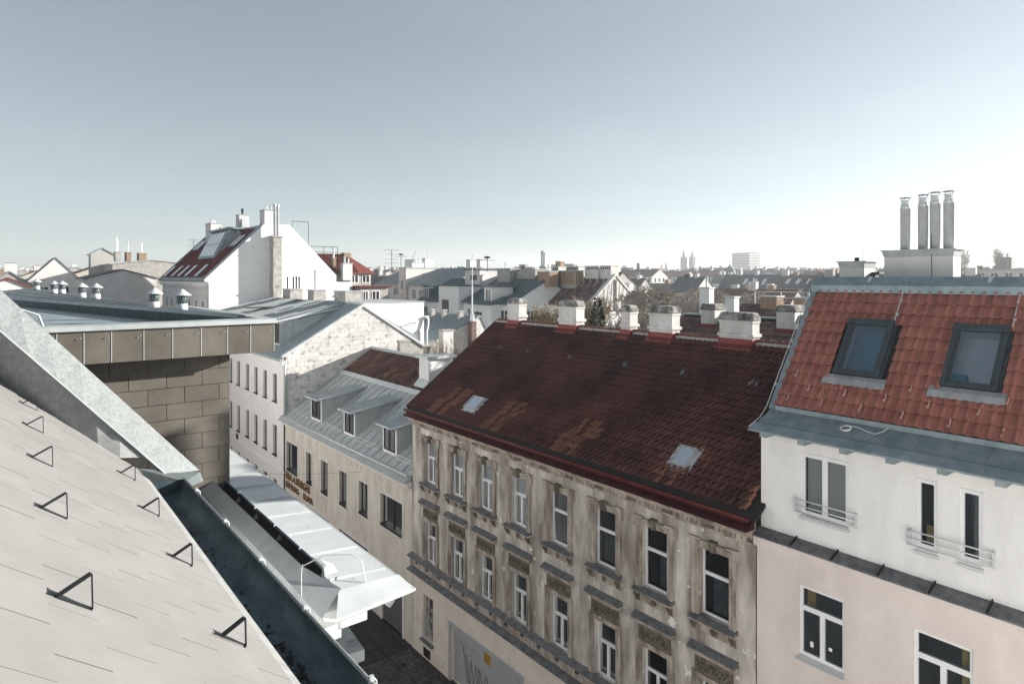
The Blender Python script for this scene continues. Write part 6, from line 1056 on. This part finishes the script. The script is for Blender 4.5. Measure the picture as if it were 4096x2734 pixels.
for X, y, w_ in cells:
    c = (X + 5.5, y + w_ / 2); d = fwd(c); px = pxof(c)
    if not (-150 < px < 4250) or not (98 < d < 330): continue
    if X < 60 and y < 135: continue
    if rg.random() < (.12 if d < 150 else (.38 if d < 220 else .62)): continue
    hmax = CAMZ + (1110 - rg.uniform(1076, 1104)) * d / 2600
    zr_ = min(hmax, rg.uniform(15.5, 23)) if px < 2500 or px > 3250 else min(hmax, rg.uniform(12.5, 20)); ze = zr_ - rg.uniform(2.8, 4.6); wi, ri = rg.randrange(6), rg.randrange(6)
    near = d < 210; wx = []; wy = []
    if near:
        n_ = int(w_ / 2.9); wx = [(y + (k + .7) * w_ / (n_ + .4), ze - 2.6 - s_ * 3.3, 1.05, 1.7) for k in range(n_) for s_ in (0, 1)]; wy = [(X + 3, ze - 2.4, 1.05, 1.6), (X + 7, ze - 2.4, 1.05, 1.6)]
    ch = [(X + 4.2, X + 5.1, yy_, yy_ + rg.uniform(.9, 2.2), ze + 1, zr_ + rg.uniform(.7, 1.5), rg.choice(('plaster_warm', 'chimney_white', 'brick', 'chimney_grey')), ((.5, .5, .5),) if rg.random() < .3 else ()) for yy_ in [y + rg.uniform(.5, w_ - 2.5) for _ in range(rg.randint(1, 3))]]
    t = bhouse('city_house', '%s house with %s roof, %s, %s' % (WN[wi], RN[ri], 'nearer blocks' if d < 150 else ('middle blocks' if d < 230 else 'farther blocks'), sector(px)), X, y, y + w_, ze, zr_, 4.6, 4.6, FARW[wi], FARR[ri], wx, wy, ch, group='city houses beyond the courtyards', zb=-.5, seam=None); nfar += 1
    if near and rg.random() < .6:
        kf = (zr_ - ze) / 4.6
        for k in range(rg.randint(1, 4)):
            ys = y + 1.5 + k * 3.1
            if ys + 1 > y + w_: break
            q = MB(); q.hexa([(X + 1.2, ys, ze + 1.2 * kf), (X + 3, ys, ze + 3 * kf), (X + 3, ys + 1, ze + 3 * kf), (X + 1.2, ys + 1, ze + 1.2 * kf), (X + 1.1, ys, ze + 1.2 * kf + .2), (X + 2.9, ys, ze + 3 * kf + .2), (X + 2.9, ys + 1, ze + 3 * kf + .2), (X + 1.1, ys + 1, ze + 1.2 * kf + .2)]); q.build('skylight', 'skylight_white', t)
# far blocks up to the skyline: copies of a few kinds
protos = []
for i in range(10):
    L_ = rg.uniform(24, 60); h = rg.uniform(17, 23); wi, ri = rg.randrange(6), rg.randrange(6); t = bhouse('far_block', 'x', -6, -L_ / 2, L_ / 2, h - 3.6, h, 6, 6, FARW[wi], FARR[ri], (), (), [(-.6, .6, y, y + 1.8, h - 2, h + 1.2, 'plaster_warm', ()) for y in (-L_ * .35, -L_ * .1, L_ * .2, L_ * .4)], zb=0)
    q = MB()
    for k in range(int(L_ / 3)):
        for s_ in range(3): q.box(-6.03, -6.0, -L_ / 2 + 1 + k * 3, -L_ / 2 + 2.2 + k * 3, h - 6.2 - s_ * 3.4, h - 4.4 - s_ * 3.4)
    for k in range(3): q.box(-4 + k * 3, -2.9 + k * 3, -L_ / 2 - .03, -L_ / 2, h - 6.2, h - 4.4)
    tag(q.build('windows', 'pane_far', t), kind='stuff'); protos.append((t, wi, ri, h, L_))
def copy_tree(o, parent=None):
    c = o.copy(); COL.objects.link(c); c.parent = parent
    for ch in KIDS[o.name]: copy_tree(ch, c)
    return c
KIDS = {}
def collect(o):
    KIDS[o.name] = [c for c in bpy.data.objects if c.parent == o]
    for c in KIDS[o.name]: collect(c)
for t, *_ in protos: collect(t)
used = set(); nb_ = 0
for k in range(900):
    d = 330 * (1150 / 330) ** rg.random(); px = rg.uniform(-150, 4250); P = onD(px, 1110, d); t, wi, ri, h, L_ = protos[rg.randrange(10)]
    if any(abs(P.x - x) < 16 and abs(P.y - y) < (l + L_) / 2 for x, y, l in used): continue
    used.add((P.x, P.y, L_)); o = t if t.name not in [u[0] for u in []] and not t.get('used') else copy_tree(t); t['used'] = 1
    ztop = CAMZ + (1110 - rg.uniform(1070, 1096)) * d / 2600; o.location = (P.x, P.y, ztop - h); o.rotation_euler.z = rg.choice((0, 0, 0, pi / 2, .2, -.3))
    o['label'] = 'hazy %s block with %s roof, %s, %s' % (WN[wi], RN[ri], 'far off' if d < 600 else 'at the skyline', sector(px)); o['category'] = 'building'; o['group'] = 'far city blocks'; nb_ += 1
    if nb_ > 230: break
for t, *_ in protos:
    if 'used' in t: del t['used']
# landmarks
def at_(px, d): P = onD(px, 1110, d); return P.x, P.y
cx, cy_ = at_(2752, 950); mpp = 950 / 2600; ch = thing('church', 'twin-spired stone church far off on the skyline', 'church', (cx, cy_, 0))
for sg, tp in ((-1, 997), (1, 1001)):
    X_, Y_ = cx + sg * 17 * mpp * CO, cy_ - sg * 17 * mpp * SI; zt = CAMZ + (1110 - tp) * mpp; z1 = CAMZ + (1110 - 1030) * mpp
    q = MB(); q.box(X_ - 3.4, X_ + 3.4, Y_ - 3.4, Y_ + 3.4, 0, z1); tw2 = q.build('tower', 'stone_far', ch); q = MB(); q.lathe((X_, Y_, z1), [(3.1, -1), (1.5, (zt - z1) * .5), (.15, (zt - z1) * 1.08)], 8); q.build('spire', 'far_roof_0', tw2)
    for a in (-1, 1):
        for b in (-1, 1): MB().lathe((X_ + a * 3.1, Y_ + b * 3.1, z1 - 1), [(.7, 0), (.6, 1.5), (.1, 4.5)], 6).build('pinnacle', 'stone_far', tw2)
    for z in (.55, .8): MB().box(X_ - 3.5, X_ - 3.4, Y_ - 1.2, Y_ + 1.2, z1 * z, z1 * z + 6).build('belfry_opening', 'black', tw2); MB().box(X_ - 1.2, X_ + 1.2, Y_ - 3.5, Y_ - 3.4, z1 * z, z1 * z + 6).build('belfry_opening', 'black', tw2)
MB().prism([(cx + 6, cy_ - 7, 0), (cx + 6, cy_ - 7, 17), (cx + 6, cy_, 25), (cx + 6, cy_ + 7, 17), (cx + 6, cy_ + 7, 0)], (45, 0, 0)).build('nave', 'stone_far', ch)
hx, hy = at_(2985, 900); mp = 900 / 2600; hr = thing('office_tower', 'square grey office tower rising over the far roofs', 'building', (hx, hy, 0)); zt = CAMZ + (1110 - 1012) * mp
MB().box(hx - 12, hx + 14, hy - 12, hy + 14, 0, zt).build('core', 'far_roof_0', hr); MB().box(hx + 2, hx + 14, hy - 12, hy + 2, zt, zt + 1.5).build('plant_room', 'far_wall_2', hr)
for k in range(9):
    z = zt - 3.2 - k * 3.6; MB().box(hx - 12.6, hx + 14.6, hy - 12.6, hy + 14.6, z, z + 1.7).build('floor_band', 'chimney_grey', hr); MB().box(hx - 12.3, hx + 14.3, hy - 12.3, hy + 14.3, z + 1.7, z + 3.4).build('window_band', 'far_roof_0', hr)
dx, dy = at_(2919, 330); dm = thing('dome_house', 'corner house with small dark dome and finial above the far roofs', 'building', (dx, dy, 0)); m3 = 330 / 2600
MB().box(dx - 4, dx + 4, dy - 4, dy + 4, 0, CAMZ + 1.0).build('wall', 'far_wall_2', dm); MB().lathe((dx, dy, CAMZ + 1), [(2.9, 0), (3.0, .8), (2.8, 2.3), (2.0, 3.7), (.8, 4.6), (.5, 4.8), (.5, 5.4), (.12, 5.7), (.12, 6.8), (.3, 7.1), (.05, 7.5)], 14).build('dome', 'dome', dm, smooth=True)
for i, (px, top, d) in enumerate(((2645, 1045, 900), (2664, 1041, 900), (1626, 1035, 800), (1653, 1030, 800))):
    X_, Y_ = at_(px, d); m3 = d / 2600; z = CAMZ + (1110 - top) * m3; s_ = thing('church_spire', ['left of two slim dark spires on the skyline left of the twin-spired church', 'right of two slim dark spires on the skyline left of the twin-spired church', 'left of two pale thin spires behind the comb-shaped aerial', 'right of two pale thin spires behind the comb-shaped aerial'][i], 'spire', (X_, Y_, 0)); MB().box(X_ - 2.2, X_ + 2.2, Y_ - 2.2, Y_ + 2.2, 0, z - 14).build('tower', 'stone_far', s_); MB().lathe((X_, Y_, z - 14), [(2.4, 0), (1.2, 6), (.2, 14)], 8).build('spire', 'far_roof_0', s_)
X_, Y_ = at_(138, 620); cr = thing('tower_crane', 'small tower crane with red jib on the left skyline', 'crane', (X_, Y_, 0)); m3 = 620 / 2600; z = CAMZ + (1110 - 1060) * m3; MB().box(X_ - .8, X_ + .8, Y_ - .8, Y_ + .8, 0, z).build('mast', 'metal_dark', cr); MB().tube([(X_ - 2 * CO, Y_ + 2 * SI, z - 3), (X_ + 5 * CO, Y_ - 5 * SI, z)], .9, 4).build('jib', 'crane', cr)
sx, sy = at_(2553, 420); fs_ = thing('factory_chimney', 'tall dark factory chimney on the skyline right of the rail-roofed house', 'chimney', (sx, sy, 0)); MB().lathe((sx, sy, 0), [(1.3, 0), (1.0, CAMZ + (1110 - 1054) * 420 / 2600), (1.15, CAMZ + (1110 - 1054) * 420 / 2600 + .3)], 10).build('shaft', 'far_roof_3', fs_)
# flat white house on the right skyline
P = onD(3850, 1110, 150); wr_ = thing('terrace_house', 'flat-roofed pale house with chimney block on the right skyline', 'house', (P.x, P.y, 0)); MB().box(P.x, P.x + 8, P.y - 14, P.y + 1, 0, 19.3).build('wall', 'far_wall_4', wr_); MB().box(P.x - .4, P.x + 8.4, P.y - 14.4, P.y + 1.4, 19.3, 19.6).build('roof', 'zinc_gray', wr_)
for k in range(5): far_window(wr_, Fr((P.x, P.y + 1, 0), (0, -1, 0), (-1, 0, 0)), 1.2 + k * 2.6, 17.2, 1.5, 1.5)
stack(wr_, P.x + 1, P.x + 3.4, P.y - 9, P.y - 6, 19.5, 22.2, 'chimney_grey', ((.3, .3, .6), (.7, .7, .6)), fr=.25)

# ================================================================== winter haze
hz = MB(); hz.box(-420, 1500, -420, 1500, -1.4, 72); ho = hz.build('haze', 'black'); hm_ = bpy.data.materials.new('haze'); hm_.use_nodes = True; hn = hm_.node_tree; hn.nodes.clear()
hv = hn.nodes.new('ShaderNodeVolumePrincipled'); hv.inputs['Color'].default_value = (.93, .96, 1, 1); hv.inputs['Density'].default_value = .00038; hv.inputs['Anisotropy'].default_value = .35
hoo = hn.nodes.new('ShaderNodeOutputMaterial'); hn.links.new(hv.outputs[0], hoo.inputs['Volume']); ho.data.materials.clear(); ho.data.materials.append(hm_); tag(ho, kind='stuff')
